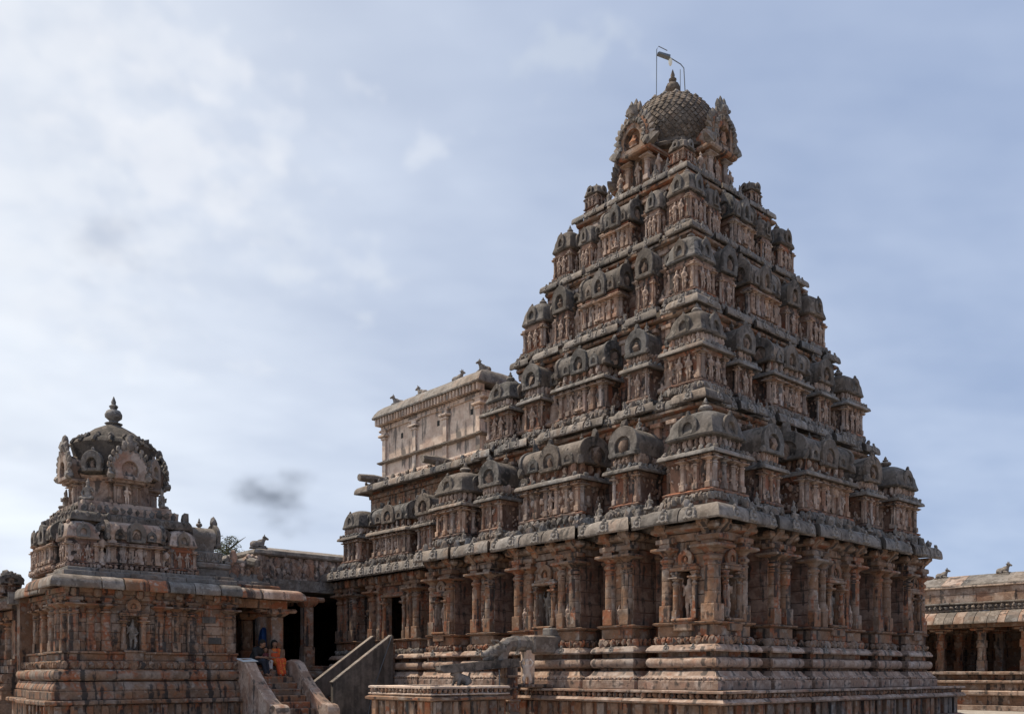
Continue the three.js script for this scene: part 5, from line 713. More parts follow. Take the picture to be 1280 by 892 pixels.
// ================================================================ basin platform, spout and trough before the tower
{
  const p = thing('stone_platform', 'low stone basin platform with carved rim under the water trough', 'platform');
  const X0 = -11.2, X1 = -8.5, Z0 = -1.7, Z1 = 1.2, g = new Geo({ amp: 0.008 }); g.box(X0 + 0.12, 0, Z0 + 0.12, X1 - 0.12, 0.95, Z1 - 0.12); const b = g.build('body', M.wall, p);
  const path = rect(X0 + 0.12, Z0 + 0.12, X1 - 0.12, Z1 - 0.12);
  course(p, 'rim_stone', path, [[-0.35, 0], [0.06, 0], [0.1, 0.03], [0.1, 0.05], [0.02, 0.07], [0.02, 0.17], [0.1, 0.19], [0.1, 0.235], [0.06, 0.25], [-0.35, 0.25]], 1.04, { closed: true, mat: M.plaster, len: 0.9, tintv: 0.12 });
  const k = new Geo({ amp: 0 }); lumps(k, path, true, 0.04, 1.165, 0.17, 0.065, 0.9); k.build('carved_frieze', M.wall, p, 'stuff');
  course(p, 'rim_stone', path, [[-0.35, 0], [0.05, 0], [0.16, 0.03], [0.16, 0.09], [0.06, 0.13], [-0.35, 0.13]], 0.9, { closed: true, mat: M.wall, len: 1.1 });
  eachSeg(path, true, (A, B, mA, mB, d) => { const n = Math.round(d[2] / 0.3); for (let i = 0; i < n; i++) { const s = d[2] * (i + 0.5) / n, q = new Geo({ amp: 0.006 }); q.tint(0.25, 0.16).box(-0.11, 0, -0.1, 0.11, 0.9, 0.04 + (i % 3 === 0 ? 0.05 : 0), 0.02); const m = q.build('panel', M.wall, p); m.position.set(A[0] + d[0] * s, 0, A[1] + d[1] * s); m.rotation.y = Math.atan2(-d[1], d[0]); } });

  const sp = thing('water_spout', 'carved stone water spout with a sea monster head jutting from the tower wall', 'spout');
  const z = 0.3, m1 = new Geo({ amp: 0.012 }); m1.tint().box(-7.05, 2.18, z - 0.3, -5.9, 2.72, z + 0.3, 0.05).tint().box(-6.3, 2.7, z - 0.2, -5.9, 2.95, z + 0.2, 0.04); m1.build('wall_block', M.grey, sp);
  { const g = new Geo({ amp: 0.01, crease: 30 }), sect = (x, y, ux, uy, r) => { const o = []; for (const [a, b] of [[-0.9, -0.45], [-0.45, -0.95], [0.45, -0.95], [0.9, -0.45], [0.9, 0.45], [0.45, 0.95], [-0.45, 0.95], [-0.9, 0.45]]) o.push([x - uy * b * r, y + ux * b * r, z - a * r]); return o; };
    g.loft([sect(-6.9, 2.46, -1, 0, 0.21), sect(-7.6, 2.47, -1, 0, 0.2), sect(-7.84, 2.44, -0.92, -0.39, 0.2), sect(-8.0, 2.3, -0.6, -0.8, 0.2), sect(-8.06, 2.12, -0.15, -0.99, 0.19), sect(-8.06, 1.98, 0, -1, 0.18)]); g.build('pipe', M.grey, sp);
    for (const x of [-7.15, -7.5]) { const q = new Geo({ amp: 0.006, crease: 30 }); q.tint().loft([sect(x, 2.46, -1, 0, 0.235), sect(x - 0.1, 2.46, -1, 0, 0.235)]); q.build('collar', M.grey, sp); } }
  const head = mesh('monster_head', solid([[[-8.08, 2.28, z], [-8.4, 2.2, z], 0.19, 0.155], [[-8.4, 2.24, z], [-8.72, 2.12, z], 0.115, 0.075], [[-8.38, 2.06, z], [-8.68, 2.0, z], 0.08, 0.05], [[-8.3, 2.33, z + 0.11], [-8.32, 2.34, z + 0.14], 0.05, 0.05, 0.012], [[-8.3, 2.33, z - 0.11], [-8.32, 2.34, z - 0.14], 0.05, 0.05, 0.012], [[-8.12, 2.38, z + 0.12], [-8.3, 2.52, z + 0.12], 0.04, 0.03, 0.015], [[-8.3, 2.52, z + 0.12], [-8.52, 2.53, z + 0.1], 0.03, 0.018, 0.015], [[-8.12, 2.38, z - 0.12], [-8.3, 2.52, z - 0.12], 0.04, 0.03, 0.015], [[-8.72, 2.12, z], [-8.82, 2.24, z], 0.05, 0.026, 0.02], [[-8.62, 2.05, z + 0.06], [-8.62, 2.1, z + 0.06], 0.018, 0.018, 0.005], [[-8.54, 2.06, z + 0.08], [-8.54, 2.12, z + 0.08], 0.018, 0.018, 0.005], [[-8.46, 2.07, z + 0.1], [-8.46, 2.13, z + 0.1], 0.018, 0.018, 0.005], [[-8.02, 2.42, z], [-8.02, 2.5, z], 0.06, 0.03, 0.02], [[-7.9, 2.52, z], [-7.92, 2.6, z], 0.05, 0.025, 0.02]], 0.017, 0.03, (P, d) => d + 0.01 * nz(P[0] * 22, P[1] * 22, P[2] * 22)), M.grey, sp);
  const pil = new Geo({ amp: 0.008 }); pil.tint().box(-7.22, 1.31, z - 0.14, -6.9, 2.3, z + 0.16, 0.03); pil.build('support_pillar', M.plaster, sp);
  const pd = new Geo({ amp: 0.008 }); pd.tint().box(-7.5, 1.205, z - 0.18, -6.5, 1.31, z + 0.45, 0.03); pd.build('bracket_slab', M.wall, sp);
  const dw = thing('dwarf_statue', 'pale stone dwarf figure holding up the water spout', 'statue', [-7.3, 1.305, z + 0.24], -0.7); { const f = mesh('body', FIG[3], M.plaster, dw); f.scale.setScalar(0.78); }

  const tr = thing('stone_trough', 'long open stone trough on a square post below the spout', 'trough');
  const ch = new Geo({ amp: 0.008, crease: 25 }), sec = (x, y, w, h, t = 0.06) => [[x, y, z + w], [x, y + h, z + w], [x, y + h, z + w - t], [x, y + t, z + w - t], [x, y + t, z - w + t], [x, y + h, z - w + t], [x, y + h, z - w], [x, y, z - w]];
  ch.loft([sec(-10.28, 1.70, 0.11, 0.12), sec(-10.15, 1.62, 0.17, 0.2), sec(-9.3, 1.68, 0.19, 0.22), sec(-8.4, 1.75, 0.20, 0.23), sec(-7.55, 1.80, 0.21, 0.24)].map((r) => r.slice().reverse())); ch.build('channel', M.dark, tr);
  const po = new Geo({ amp: 0.01 }); po.tint().box(-8.0, 0, z - 0.2, -7.56, 0.9, z + 0.22, 0.03); po.tint().box(-7.98, 0.9, z - 0.19, -7.58, 1.82, z + 0.2, 0.05); po.build('post', M.wall, tr);
  for (const s of [0.45, 0.8, 1.15, 1.5]) { const q = new Geo({ amp: 0.006 }); q.tint().box(-8.03, s, z - 0.23, -7.53, s + 0.07, z + 0.25, 0.02); q.build('post_band', M.wall, tr); }
  const li = thing('lion_statue', 'dark squatting stone lion under the trough on the basin rim', 'statue', [-9.55, 1.285, z + 0.05], Math.PI); li.scale.setScalar(1.18); // stands on the basin's cover slab
  mesh('body', solid([[[-0.12, 0.12, 0], [0.08, 0.2, 0], 0.12, 0.10], [[0.08, 0.2, 0], [0.14, 0.3, 0], 0.09, 0.08], [[0.14, 0.29, 0], [0.25, 0.26, 0], 0.075, 0.05], [[0.1, 0.15, 0.09], [0.16, 0.02, 0.1], 0.045, 0.035], [[0.1, 0.15, -0.09], [0.16, 0.02, -0.1], 0.045, 0.035], [[-0.14, 0.1, 0.11], [-0.06, 0.03, 0.13], 0.075, 0.04], [[-0.14, 0.1, -0.11], [-0.06, 0.03, -0.13], 0.075, 0.04], [[-0.22, 0.12, 0], [-0.26, 0.28, 0], 0.03, 0.025]], 0.018, 0.03), M.grey, li);
  const sl = new Geo({ amp: 0.006 }); sl.box(-9.95, 1.0, -0.2, -9.25, 1.283, 1.0, 0.02); sl.build('cover_slab', M.grey, p);
  const w = new Geo({ amp: 0, crease: 60 }); w.tube([[-8.35, 1.72, z + 0.24], [-8.34, 0.9, z + 0.26], [-8.33, 0.02, z + 0.25]], 0.022, 6); tag(w.build(numbered('drain_pipe'), M.metal, scene), 'slim upright pipe beside the trough post', 'pipe');
}

// ================================================================ cloister gallery across the court
{
  const G = thing('cloister_gallery', 'long pillared cloister with sloping eave slabs and a stepped plinth', 'cloister');
  const X = 17.75, Za = -14, Zb = 11, path = [[X, Za], [X, Zb]], F = 1.72, b = new Geo({ amp: 0 }); b.box(X + 0.1, 0, Za, 24, F - 0.02, Zb); const fl = b.build('floor', M.wall, G);
  for (const [prof, y, mat] of [[slab(-0.2, 0.7, 0.22), 0, M.pale], [slab(-0.2, 0.35, 0.42), 0.225, M.wall], [slab(-0.2, 0.5, 0.22, 0.05), 0.65, M.pale], [slab(-0.2, 0.3, 0.3), 0.88, M.wall], [slab(-0.2, 0.45, 0.14, 0.04), 1.19, M.pale], [slab(-0.2, 0.22, 0.22), 1.34, M.wall], [slab(-0.2, 0.5, 0.14, 0.03), 1.57, M.pale]]) course(fl, 'plinth_stone', path, prof, y, { mat, len: 1.5, tintv: 0.16, push: 0.012 });
  for (let i = 0; i < 13; i++) { const z = 3.21 + (i - 8) * 1.8; for (const [x, w] of [[X + 0.35, 0.36], [X + 2.4, 0.38]]) { const g = new Geo({ amp: 0.006 }), r = w / 2; g.tint(0.2, 0.1); g.box(x - r, F - 0.01, z - r, x + r, F + 0.5, z + r, 0.02).lathe([[r * 0.95, F + 0.5], [r * 1.02, F + 0.56], [r * 0.95, F + 0.62], [r * 0.95, F + 1.05]], 8, x, z, Math.PI / 8); g.box(x - r, F + 1.05, z - r, x + r, F + 1.4, z + r, 0.02); g.lathe([[r * 0.95, F + 1.4], [r * 0.95, F + 1.75]], 8, x, z, Math.PI / 8); const m = g.build('pillar', M.wall, G); const c = new Geo({ amp: 0.006 }); c.tint().box(x - r * 1.1, F + 1.74, z - r * 1.1, x + r * 1.1, F + 1.86, z + r * 1.1, 0.03).box(x - r, F + 1.84, z - 0.5, x + r, F + 1.98, z + 0.5, 0.06); c.build('capital', M.wall, m); } }
  course(G, 'beam_stone', [[X + 0.2, Za], [X + 0.2, Zb]], slab(-0.4, 0.02, 0.26), 3.69, { len: 1.8, tintv: 0.15 });
  const wl = new Geo({ amp: 0 }); wl.box(22, F, Za, 24, 4.3, Zb).box(X + 0.05, F, Za - 0.4, 24, 6, Za - 0.02); const bw = wl.build('wall', M.wall, G);
  for (let k = 0; k < 6; k++) course(bw, 'wall_stone', [[22, Za], [22, Zb]], slab(-0.05, 0.04, 0.36), F + k * 0.37, { len: 1.4, tintv: 0.2, merge: true });
  const rf = new Geo({ amp: 0 }); rf.box(X + 0.12, 3.96, Za, 24, 4.3, Zb); const roof = rf.build('roof', M.wall, G);
  const ev = [[-0.1, 0.2], [0.1, 0.17], [0.42, -0.02], [0.62, -0.2], [0.68, -0.18], [0.66, -0.1], [0.5, 0.12], [0.2, 0.34], [-0.1, 0.4]];
  course(roof, 'eave_slab', [[X + 0.1, Za], [X + 0.1, Zb]], ev, 4.03, { len: 0.43, mat: M.pale, mix2: M.grey, tintv: 0.4, amp: 0.012, gap: 0.012, push: 0.02, step: 0.22 });
  course(roof, 'parapet_stone', [[X + 0.1, Za], [X + 0.1, Zb]], slab(-0.3, 0.0, 0.1, 0.02), 4.44, { len: 1.1, mat: M.grey }); const kn = new Geo({ amp: 0 }); lumps(kn, [[X + 0.1, Za], [X + 0.1, Zb]], false, 0.02, 4.62, 0.24, 0.08, 0.8); kn.build('carved_frieze', M.grey, roof, 'stuff');
  for (const [prof, y, mat, len] of [[slab(-0.3, -0.05, 0.2), 4.54, M.grey, 1.4], [slab(-0.3, 0.08, 0.1, 0.03), 4.74, M.grey, 1.3], [slab(-0.4, -0.1, 0.36, 0.02), 4.845, M.pale, 0.9], [slab(-0.4, -0.1, 0.3, 0.02), 5.21, M.pale, 1.0], [slab(-0.4, 0.0, 0.08, 0.02), 5.515, M.plaster, 0.9]]) course(roof, 'parapet_stone', [[X + 0.1, Za], [X + 0.1, Zb]], prof, y, { mat, len, tintv: 0.25, push: 0.02 });
  course(roof, 'roof_slab', [[X + 0.1, Za], [X + 0.1, Zb]], [[-2.4, 0], [0.0, 0], [-0.02, 0.06], [-1.0, 0.55], [-2.4, 0.6]], 5.6, { mat: M.grey, mix2: M.pale, len: 1.4, tintv: 0.16, push: 0.01 });
}

// ================================================================ bulls on the roofs
{
  const BULL = solid([[[-0.34, 0.27, 0], [0.2, 0.32, 0], 0.24, 0.23], [[0.08, 0.5, 0], [0.14, 0.54, 0], 0.13, 0.1], [[0.24, 0.4, 0], [0.44, 0.72, 0], 0.18, 0.12], [[0.44, 0.76, 0], [0.66, 0.66, 0], 0.125, 0.08], [[0.4, 0.86, 0.07], [0.44, 1.0, 0.1], 0.045, 0.025], [[0.4, 0.86, -0.07], [0.44, 1.0, -0.1], 0.045, 0.025], [[0.36, 0.8, 0.12], [0.3, 0.8, 0.2], 0.045, 0.03], [[0.36, 0.8, -0.12], [0.3, 0.8, -0.2], 0.045, 0.03], [[0.2, 0.14, 0.18], [0.48, 0.09, 0.19], 0.09, 0.07], [[0.2, 0.14, -0.18], [0.48, 0.09, -0.19], 0.09, 0.07], [[-0.32, 0.2, 0.16], [-0.1, 0.1, 0.24], 0.19, 0.08], [[-0.32, 0.2, -0.16], [-0.1, 0.1, -0.24], 0.19, 0.08], [[-0.54, 0.34, 0], [-0.58, 0.1, 0.05], 0.04, 0.03]], 0.034, 0.07);
  const bull = (x, y, z, h, rot, label, group) => { const o = thing('bull_statue', label, 'statue', [x, y, z], rot, group), bs = new Geo({ amp: 0.006 }); bs.box(-0.62, -0.06, -0.3, 0.62, 0.05, 0.3, 0.02); const m = mesh('body', BULL, M.grey, o), q = bs.build('base_slab', M.grey, o); o.scale.setScalar(h); };
  const R = 13.12, g = 'bulls on the plastered hall roof';
  bull(-2.55, R - 0.02, -12.75, 0.48, Math.PI * 0.8, 'small stone bull on the plastered roof end farthest from the tall tower', g); bull(-2.55, R - 0.02, -11.0, 0.48, Math.PI * 0.6, 'small stone bull on the plastered roof, second from its free end', g); bull(-2.55, R - 0.02, -8.6, 0.48, -Math.PI * 0.42, 'small stone bull on the plastered roof, second from the tall tower', g); bull(-2.55, R - 0.02, -7.0, 0.48, Math.PI * 0.9, 'small stone bull on the plastered roof end beside the tall tower', g);
  bull(-8.0, 6.7, -14.75, 0.56, -0.35, 'weathered stone bull on the corner of the dark hall parapet');
  bull(18.85, 6.09, 1.15, 0.5, -Math.PI / 2 + 0.1, 'stone bull on the cloister roof next to the tower corner', 'bulls on the cloister roof'); bull(18.85, 6.09, 3.84, 0.54, -Math.PI / 2 - 0.15, 'stone bull on the open stretch of the cloister roof', 'bulls on the cloister roof');
}

// ================================================================ fittings on the dome
{
  const off = (lat) => [lat * 0.7455, lat * 0.6665];
  const pole = (name, label, cat, pts, r) => { const g = new Geo({ amp: 0, crease: 60 }); g.tube(pts, r, 6); return tag(g.build(numbered(name), M.metal, scene), label, cat); };
  const a = off(-0.56); pole('metal_pole', 'thin hooked metal pole standing on the dome', 'pole', [[a[0], 20.8, a[1]], [a[0] + 0.02, 23.0, a[1]], [a[0] + 0.06, 23.1, a[1] + 0.05], [a[0] + 0.28, 22.95, a[1] + 0.25]], 0.014);
  const b = off(0.26); pole('lightning_rod', 'straight slim lightning rod rising beside the dome finial', 'rod', [[b[0], 20.9, b[1]], [b[0], 22.3, b[1]]], 0.012);
  const o = off(0.46), l = thing('flood_lamp', 'small floodlight on a bent metal arm above the dome', 'lamp'); const arm = new Geo({ amp: 0, crease: 60 }); arm.tube([[o[0], 20.9, o[1]], [o[0] - 0.06, 22.35, o[1] - 0.05], [o[0] - 0.14, 22.48, o[1] - 0.12], [o[0] - 0.42, 22.72, o[1] - 0.38]], 0.017, 6); arm.build('arm', M.metal, l);
  const h = new Geo({ amp: 0 }); h.loft([[[-0.26, 0, 0.09], [0.2, 0, 0.1], [0.2, 0, -0.1], [-0.26, 0, -0.09]], [[-0.22, 0.07, 0.07], [0.18, 0.09, 0.08], [0.18, 0.09, -0.08], [-0.22, 0.07, -0.07]]]); const hm = h.build('lamp_head', M.metal, l); hm.position.set(o[0] - 0.55, 22.74, o[1] - 0.5); hm.rotation.set(0, -0.73, -0.35);
  const u = new Geo({ amp: 0 }); u.lathe([[0.03, 0], [0.06, 0.05], [0.07, 0.16], [0.04, 0.24], [0.02, 0.25]], 8); const um = u.build('bulb', plain(0.75, 0.72, 0.6, 0.3), l); um.position.set(o[0] - 0.4, 22.44, o[1] - 0.36);
}

// ================================================================ people
function headGeo() { return solid([[[0, 0.03, -0.012], [0, 0.035, -0.012], 0.093, 0.093], [[0, 0.0, 0.02], [0, -0.02, 0.03], 0.078, 0.072], [[0, -0.06, 0.03], [0, -0.085, 0.045], 0.052, 0.038], [[0, 0.005, 0.092], [0, -0.03, 0.11], 0.012, 0.017, 0.012], [[-0.022, -0.066, 0.088], [0.022, -0.066, 0.088], 0.009, 0.009, 0.008], [[0.085, 0.0, -0.01], [0.09, -0.03, -0.005], 0.018, 0.013, 0.01], [[-0.085, 0.0, -0.01], [-0.09, -0.03, -0.005], 0.018, 0.013, 0.01], [[-0.04, 0.03, 0.075], [0.04, 0.03, 0.075], 0.016, 0.016, 0.02]], 0.0095, 0.03); }
function handCaps(w, d, s) { // wrist, finger direction, side towards the thumb
  const n = [d[1] * s[2] - d[2] * s[1], d[2] * s[0] - d[0] * s[2], d[0] * s[1] - d[1] * s[0]], P = (a, b, c) => [0, 1, 2].map((i) => w[i] + d[i] * a + s[i] * b + n[i] * c), o = [[P(0, 0, 0), P(0.03, 0, 0), 0.026, 0.026], [P(0.03, 0.018, 0), P(0.085, 0.024, 0), 0.018, 0.016], [P(0.03, -0.014, 0), P(0.08, -0.024, 0), 0.018, 0.015]];
  for (const [k, L] of [[0.031, 0.068], [0.010, 0.078], [-0.011, 0.072], [-0.031, 0.056]]) o.push([P(0.085, k, 0), P(0.085 + L * 0.5, k * 1.1, -0.012), 0.0098, 0.009, 0.004], [P(0.085 + L * 0.5, k * 1.1, -0.012), P(0.085 + L * 0.85, k * 1.12, -0.04), 0.009, 0.0078, 0.004]);
  o.push([P(0.025, 0.025, 0), P(0.06, 0.052, -0.012), 0.014, 0.011, 0.01], [P(0.06, 0.052, -0.012), P(0.09, 0.058, -0.03), 0.0105, 0.0085, 0.005]); return o;
}
function merged(list) { let np = 0, ni = 0; for (const g of list) { np += g.attributes.position.count; ni += g.index.count; } const P = new Float32Array(np * 3), Nn = new Float32Array(np * 3), U = new Float32Array(np * 2), C = new Float32Array(np * 3).fill(1), I = new Uint32Array(ni); let o = 0, q = 0; for (const g of list) { P.set(g.attributes.position.array, o * 3); Nn.set(g.attributes.normal.array, o * 3); U.set(g.attributes.uv.array, o * 2); for (let i = 0; i < g.index.count; i++) I[q + i] = g.index.array[i] + o; q += g.index.count; o += g.attributes.position.count; } const r = new THREE.BufferGeometry(); r.setAttribute('position', new THREE.BufferAttribute(P, 3)); r.setAttribute('normal', new THREE.BufferAttribute(Nn, 3)); r.setAttribute('uv', new THREE.BufferAttribute(U, 2)); r.setAttribute('color', new THREE.BufferAttribute(C, 3)); r.setIndex(new THREE.BufferAttribute(I, 1)); return r; }
const SKIN = plain(0.20, 0.105, 0.065, 0.6), HAIR = plain(0.008, 0.007, 0.006, 0.95);
// j: joints in metres, seat or feet at the origin, facing +z
function person(label, pos, turn, j, k, wear, hair) {
  const o = thing('person', label, 'person', pos, turn), C = [];
  const S = (v) => v.map((e) => e * k), add = (a, b, ra, rb) => C.push([S(a), S(b), ra * k, rb * k]);
  add(j.hip, j.waist, 0.13, 0.115); add(j.waist, j.chest, 0.115, 0.135); add(j.chest, j.neck, 0.12, 0.05); add(j.neck, [j.head[0], j.head[1] - 0.07, j.head[2]], 0.048, 0.05);
  for (const s of ['L', 'R']) { add(j['sh' + s], j['el' + s], 0.05, 0.04); add(j['el' + s], j['wr' + s], 0.038, 0.028); add(j['hp' + s], j['kn' + s], 0.085, 0.06); add(j['kn' + s], j['an' + s], 0.055, 0.038); add(j['an' + s], j['to' + s], 0.038, 0.03); add(j.chest, j['sh' + s], 0.08, 0.055); }
  const parts = [solid(C, 0.016 * Math.max(k, 0.8), 0.04)]; const hd = headGeo(); const mt = new THREE.Matrix4().makeRotationFromEuler(new THREE.Euler(j.tilt ?? 0.1, j.look ?? 0, 0, 'YXZ')).scale(new THREE.Vector3(k, k, k).multiplyScalar(k < 0.8 ? 1.2 : 1)).setPosition(...S(j.head)); hd.applyMatrix4(mt); parts.push(hd);
  for (const s of ['L', 'R']) { const d = new THREE.Vector3(...j['wr' + s]).sub(new THREE.Vector3(...j['el' + s])).normalize(), sd = new THREE.Vector3(s === 'L' ? -0.6 : 0.6, 0.8, 0).addScaledVector(d, 0).cross(d).cross(d).negate().normalize(); const h = solid(handCaps(S(j['wr' + s]), d.toArray(), sd.toArray()), 0.006, 0.012); parts.push(h); }
  mesh('body', merged(parts), SKIN, o);
  const hg = solid(hair.caps, 0.012, 0.03, (P, d) => Math.max(d, Math.min(P[2] - hair.front, 9) - Math.max(0, (P[1] - 0.045)) * 1.2)); hg.applyMatrix4(mt); mesh('hair', hg, HAIR, o);
  for (const [name, caps, mat, cell, extra] of wear) mesh(name, solid(caps.map(([a, b, ra, rb]) => [S(a), S(b), ra * k, rb * k]), cell ?? 0.02, 0.06, extra), mat, o);
  return o;
}
{
  const sariT = tex((i) => (lichen[i] > 0.6 ? [0.50, 0.15, 0.02] : [0.46, 0.06, 0.012]), true), sari = new THREE.MeshStandardMaterial({ map: sariT, roughness: 0.75 }); sariT.repeat.set(2.2, 2.2);
  const sit = { hip: [0, 0.11, 0], waist: [0, 0.24, 0.01], chest: [0, 0.42, 0.03], neck: [0, 0.555, 0.03], head: [0, 0.71, 0.05], shL: [0.165, 0.49, 0.03], shR: [-0.165, 0.49, 0.03], elL: [0.22, 0.26, 0.1], elR: [-0.22, 0.26, 0.12], wrL: [0.07, 0.2, 0.29], wrR: [-0.06, 0.23, 0.30], hpL: [0.09, 0.1, 0.05], hpR: [-0.09, 0.1, 0.05], knL: [0.1, 0.13, 0.42], knR: [-0.1, 0.13, 0.42], anL: [0.08, -0.27, 0.5], anR: [-0.08, -0.27, 0.5], toL: [0.085, -0.33, 0.62], toR: [-0.085, -0.33, 0.62], tilt: 0.12, look: -0.15 };
  const longHair = { front: 0.045, caps: [[[0, 0.035, -0.015], [0, 0.04, -0.015], 0.106, 0.106], [[0, -0.05, -0.05], [0, -0.2, -0.07], 0.09, 0.05], [[0.06, -0.02, -0.02], [0.07, -0.16, -0.02], 0.045, 0.03], [[-0.06, -0.02, -0.02], [-0.07, -0.16, -0.02], 0.045, 0.03]] }, shortHair = { front: 0.04, caps: [[[0, 0.04, -0.02], [0, 0.045, -0.02], 0.104, 0.104], [[0, 0.0, -0.05], [0, -0.05, -0.05], 0.07, 0.05]] };
  person('person in a bright orange sari sitting at the top of the porch steps', [-10.62, 1.885, -8.3], 0.05, sit, 1, [['sari', [[[0, 0.1, 0.02], [0, 0.3, 0.02], 0.17, 0.15], [[0, 0.3, 0.02], [0, 0.45, 0.03], 0.15, 0.13], [[0.1, 0.12, 0.05], [0.11, 0.14, 0.43], 0.12, 0.1], [[-0.1, 0.12, 0.05], [-0.11, 0.14, 0.43], 0.12, 0.1], [[0.08, 0.14, 0.43], [0.07, -0.25, 0.52], 0.09, 0.085], [[-0.08, 0.14, 0.43], [-0.07, -0.25, 0.52], 0.09, 0.085], [[0, 0.1, 0.43], [0, -0.27, 0.54], 0.09, 0.08], [[0.1, 0.3, 0.1], [0.15, 0.5, 0.04], 0.07, 0.065], [[0.15, 0.5, 0.04], [0.13, 0.2, -0.1], 0.06, 0.09]], sari, 0.012, (P, d) => d + 0.011 * Math.sin(P[0] * 62 + P[1] * 9) * sst(0.4, 0.1, P[1])]], longHair);
  const lean = { ...sit, waist: [0.02, 0.25, 0.06], chest: [0.03, 0.42, 0.15], neck: [0.04, 0.54, 0.22], head: [0.05, 0.67, 0.30], shL: [0.19, 0.48, 0.18], shR: [-0.14, 0.48, 0.16], elL: [0.26, 0.27, 0.27], elR: [-0.2, 0.25, 0.25], wrL: [0.1, 0.22, 0.43], wrR: [-0.05, 0.24, 0.42], tilt: 0.4, look: 0.2 };
  const black = plain(0.012, 0.012, 0.013, 0.85), jeans = plain(0.018, 0.022, 0.035, 0.9), maroon = plain(0.10, 0.02, 0.025, 0.85);
  person('person in a black shirt and dark trousers bending forward on the porch steps', [-11.36, 1.885, -8.28], 0.55, lean, 1.04, [['shirt', [[[0, 0.13, 0.0], [0.02, 0.25, 0.06], 0.155, 0.15], [[0.02, 0.25, 0.06], [0.03, 0.43, 0.15], 0.15, 0.165], [[0.03, 0.43, 0.15], [0.035, 0.5, 0.19], 0.15, 0.085], [[0.03, 0.44, 0.15], [0.19, 0.48, 0.18], 0.1, 0.075], [[0.03, 0.44, 0.15], [-0.14, 0.48, 0.16], 0.1, 0.075], [[0.19, 0.48, 0.18], [0.245, 0.31, 0.25], 0.07, 0.062], [[-0.14, 0.48, 0.16], [-0.19, 0.29, 0.23], 0.07, 0.062]], black], ['trousers', [[[0, 0.1, 0], [0, 0.14, 0], 0.15, 0.14], [[0.09, 0.1, 0.05], [0.1, 0.13, 0.42], 0.1, 0.075], [[-0.09, 0.1, 0.05], [-0.1, 0.13, 0.42], 0.1, 0.075], [[0.1, 0.13, 0.42], [0.08, -0.25, 0.5], 0.072, 0.055], [[-0.1, 0.13, 0.42], [-0.08, -0.25, 0.5], 0.072, 0.055]], jeans]], shortHair);
  person('child in a maroon top sitting between the two people on the steps', [-11.0, 1.885, -8.22], 0.2, { ...sit, knL: [0.1, 0.16, 0.36], knR: [-0.1, 0.16, 0.36], anL: [0.08, -0.18, 0.42], anR: [-0.08, -0.18, 0.42], toL: [0.085, -0.22, 0.52], toR: [-0.085, -0.22, 0.52] }, 0.72, [['shirt', [[[0, 0.1, 0], [0, 0.25, 0.01], 0.165, 0.15], [[0, 0.25, 0.01], [0, 0.43, 0.03], 0.15, 0.15], [[0, 0.43, 0.03], [0.165, 0.49, 0.03], 0.1, 0.075], [[0, 0.43, 0.03], [-0.165, 0.49, 0.03], 0.1, 0.075]], maroon], ['trousers', [[[0, 0.1, 0], [0, 0.12, 0], 0.16, 0.15], [[0.09, 0.1, 0.05], [0.1, 0.16, 0.36], 0.1, 0.085], [[-0.09, 0.1, 0.05], [-0.1, 0.16, 0.36], 0.1, 0.085], [[0.1, 0.16, 0.36], [0.08, -0.14, 0.42], 0.08, 0.065], [[-0.1, 0.16, 0.36], [-0.08, -0.14, 0.42], 0.08, 0.065]], plain(0.35, 0.33, 0.33)]], shortHair);
  const stand = { hip: [0, 0.93, 0], waist: [0, 1.08, 0], chest: [0, 1.28, 0], neck: [0, 1.43, 0], head: [0, 1.57, 0.02], shL: [0.17, 1.37, 0], shR: [-0.17, 1.37, 0], elL: [0.23, 1.1, 0.0], elR: [-0.23, 1.1, 0.02], wrL: [0.21, 0.88, 0.1], wrR: [-0.2, 0.9, 0.12], hpL: [0.09, 0.9, 0], hpR: [-0.09, 0.9, 0], knL: [0.1, 0.5, 0.02], knR: [-0.1, 0.5, 0.02], anL: [0.1, 0.08, 0], anR: [-0.1, 0.08, 0], toL: [0.11, 0.035, 0.13], toR: [-0.11, 0.035, 0.13] };
  const pink = plain(0.36, 0.06, 0.14, 0.8);
  person('person in pink clothes standing in the antechamber doorway', [-4.4, 2.94, -9.22], -1.2, stand, 0.84, [['dress', [[[0, 0.95, 0], [0, 1.3, 0], 0.16, 0.15], [[0, 1.3, 0], [0.15, 1.37, 0], 0.12, 0.08], [[0, 1.3, 0], [-0.15, 1.37, 0], 0.12, 0.08], [[0, 0.95, 0], [0, 0.14, 0.02], 0.17, 0.2]], pink]], longHair);
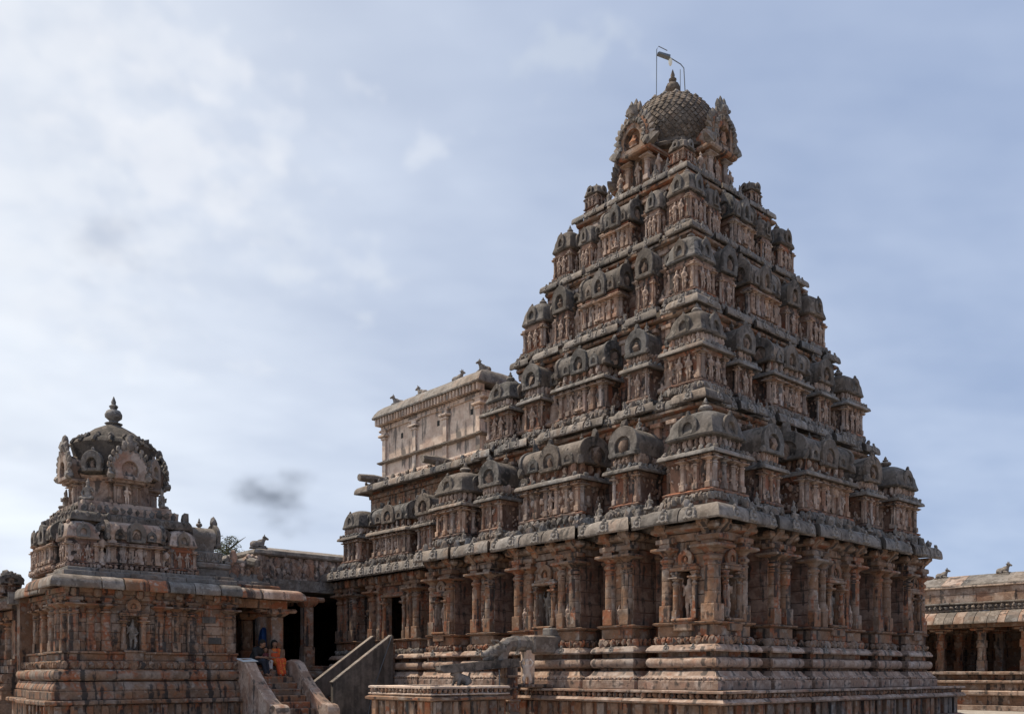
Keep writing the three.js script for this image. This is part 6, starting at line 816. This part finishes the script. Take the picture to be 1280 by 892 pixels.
  const tp = thing('blue_bundle', 'bundle of bright blue plastic sheet on a stone bench inside the porch', 'bundle', [-10.52, 1.9, -9.2]); const bn = new Geo({ amp: 0.008 }); bn.box(-0.2, 0, -0.2, 0.2, 0.62, 0.2, 0.02); bn.build('bench', M.wall, tp); const bb = new Geo({ amp: 0.03, crease: 50 }); bb.rects([[0.11, 0.1, 0.62], [0.14, 0.12, 0.75], [0.13, 0.11, 1.0], [0.09, 0.08, 1.2], [0.03, 0.03, 1.28]], 0, 0, 5); bb.build('sheet', plain(0.01, 0.045, 0.15, 0.5), tp);
}

// ================================================================ far tree
{
  const t = thing('leafy_tree', 'small leafy tree showing above the roof beyond the temple', 'tree', [5.3, 0, -47.2]), g = new Geo({ amp: 0.05, crease: 60 }); g.tube([[0, 0, 0], [0.1, 4, 0.1], [-0.1, 8.6, 0], [0, 11.6, 0]], [0.35, 0.28, 0.18, 0.06], 8); for (let i = 0; i < 9; i++) { const a = i * 2.4, h = 8.8 + i * 0.28; g.tube([[0, h, 0], [Math.cos(a) * 0.8, h + 0.7, Math.sin(a) * 0.8], [Math.cos(a) * 1.4, h + 1.2, Math.sin(a) * 1.4]], [0.1, 0.06, 0.02], 5); } g.build('trunk', plain(0.07, 0.05, 0.035), t);
  const lf = new Geo({ amp: 0, crease: 0 }); for (let c = 0; c < 34; c++) { const a = rnd() * 6.28, r = Math.sqrt(rnd()) * 1.15, cx = Math.cos(a) * r, cz = Math.sin(a) * r, cy = 10.2 + rnd() * 1.9 - r * 0.4; for (let k = 0; k < 60; k++) { const x = cx + rr(-0.42, 0.42), y = cy + rr(-0.28, 0.28), z = cz + rr(-0.42, 0.42), s = rr(0.09, 0.17), u = [rr(-1, 1), rr(-0.5, 0.5), rr(-1, 1)], w = [rr(-1, 1), rr(-0.5, 0.5), rr(-1, 1)]; lf.tint(0.3, 0.15).tri([x, y, z], [x + u[0] * s * 1.6, y + u[1] * s * 1.6, z + u[2] * s * 1.6], [x + w[0] * s, y + w[1] * s, z + w[2] * s]); } }
  const m = new THREE.MeshStandardMaterial({ roughness: 0.8, vertexColors: true }); m.color.setRGB(0.07, 0.085, 0.045); lf.build('crown', m, t);
}
renderer.render(scene, camera);
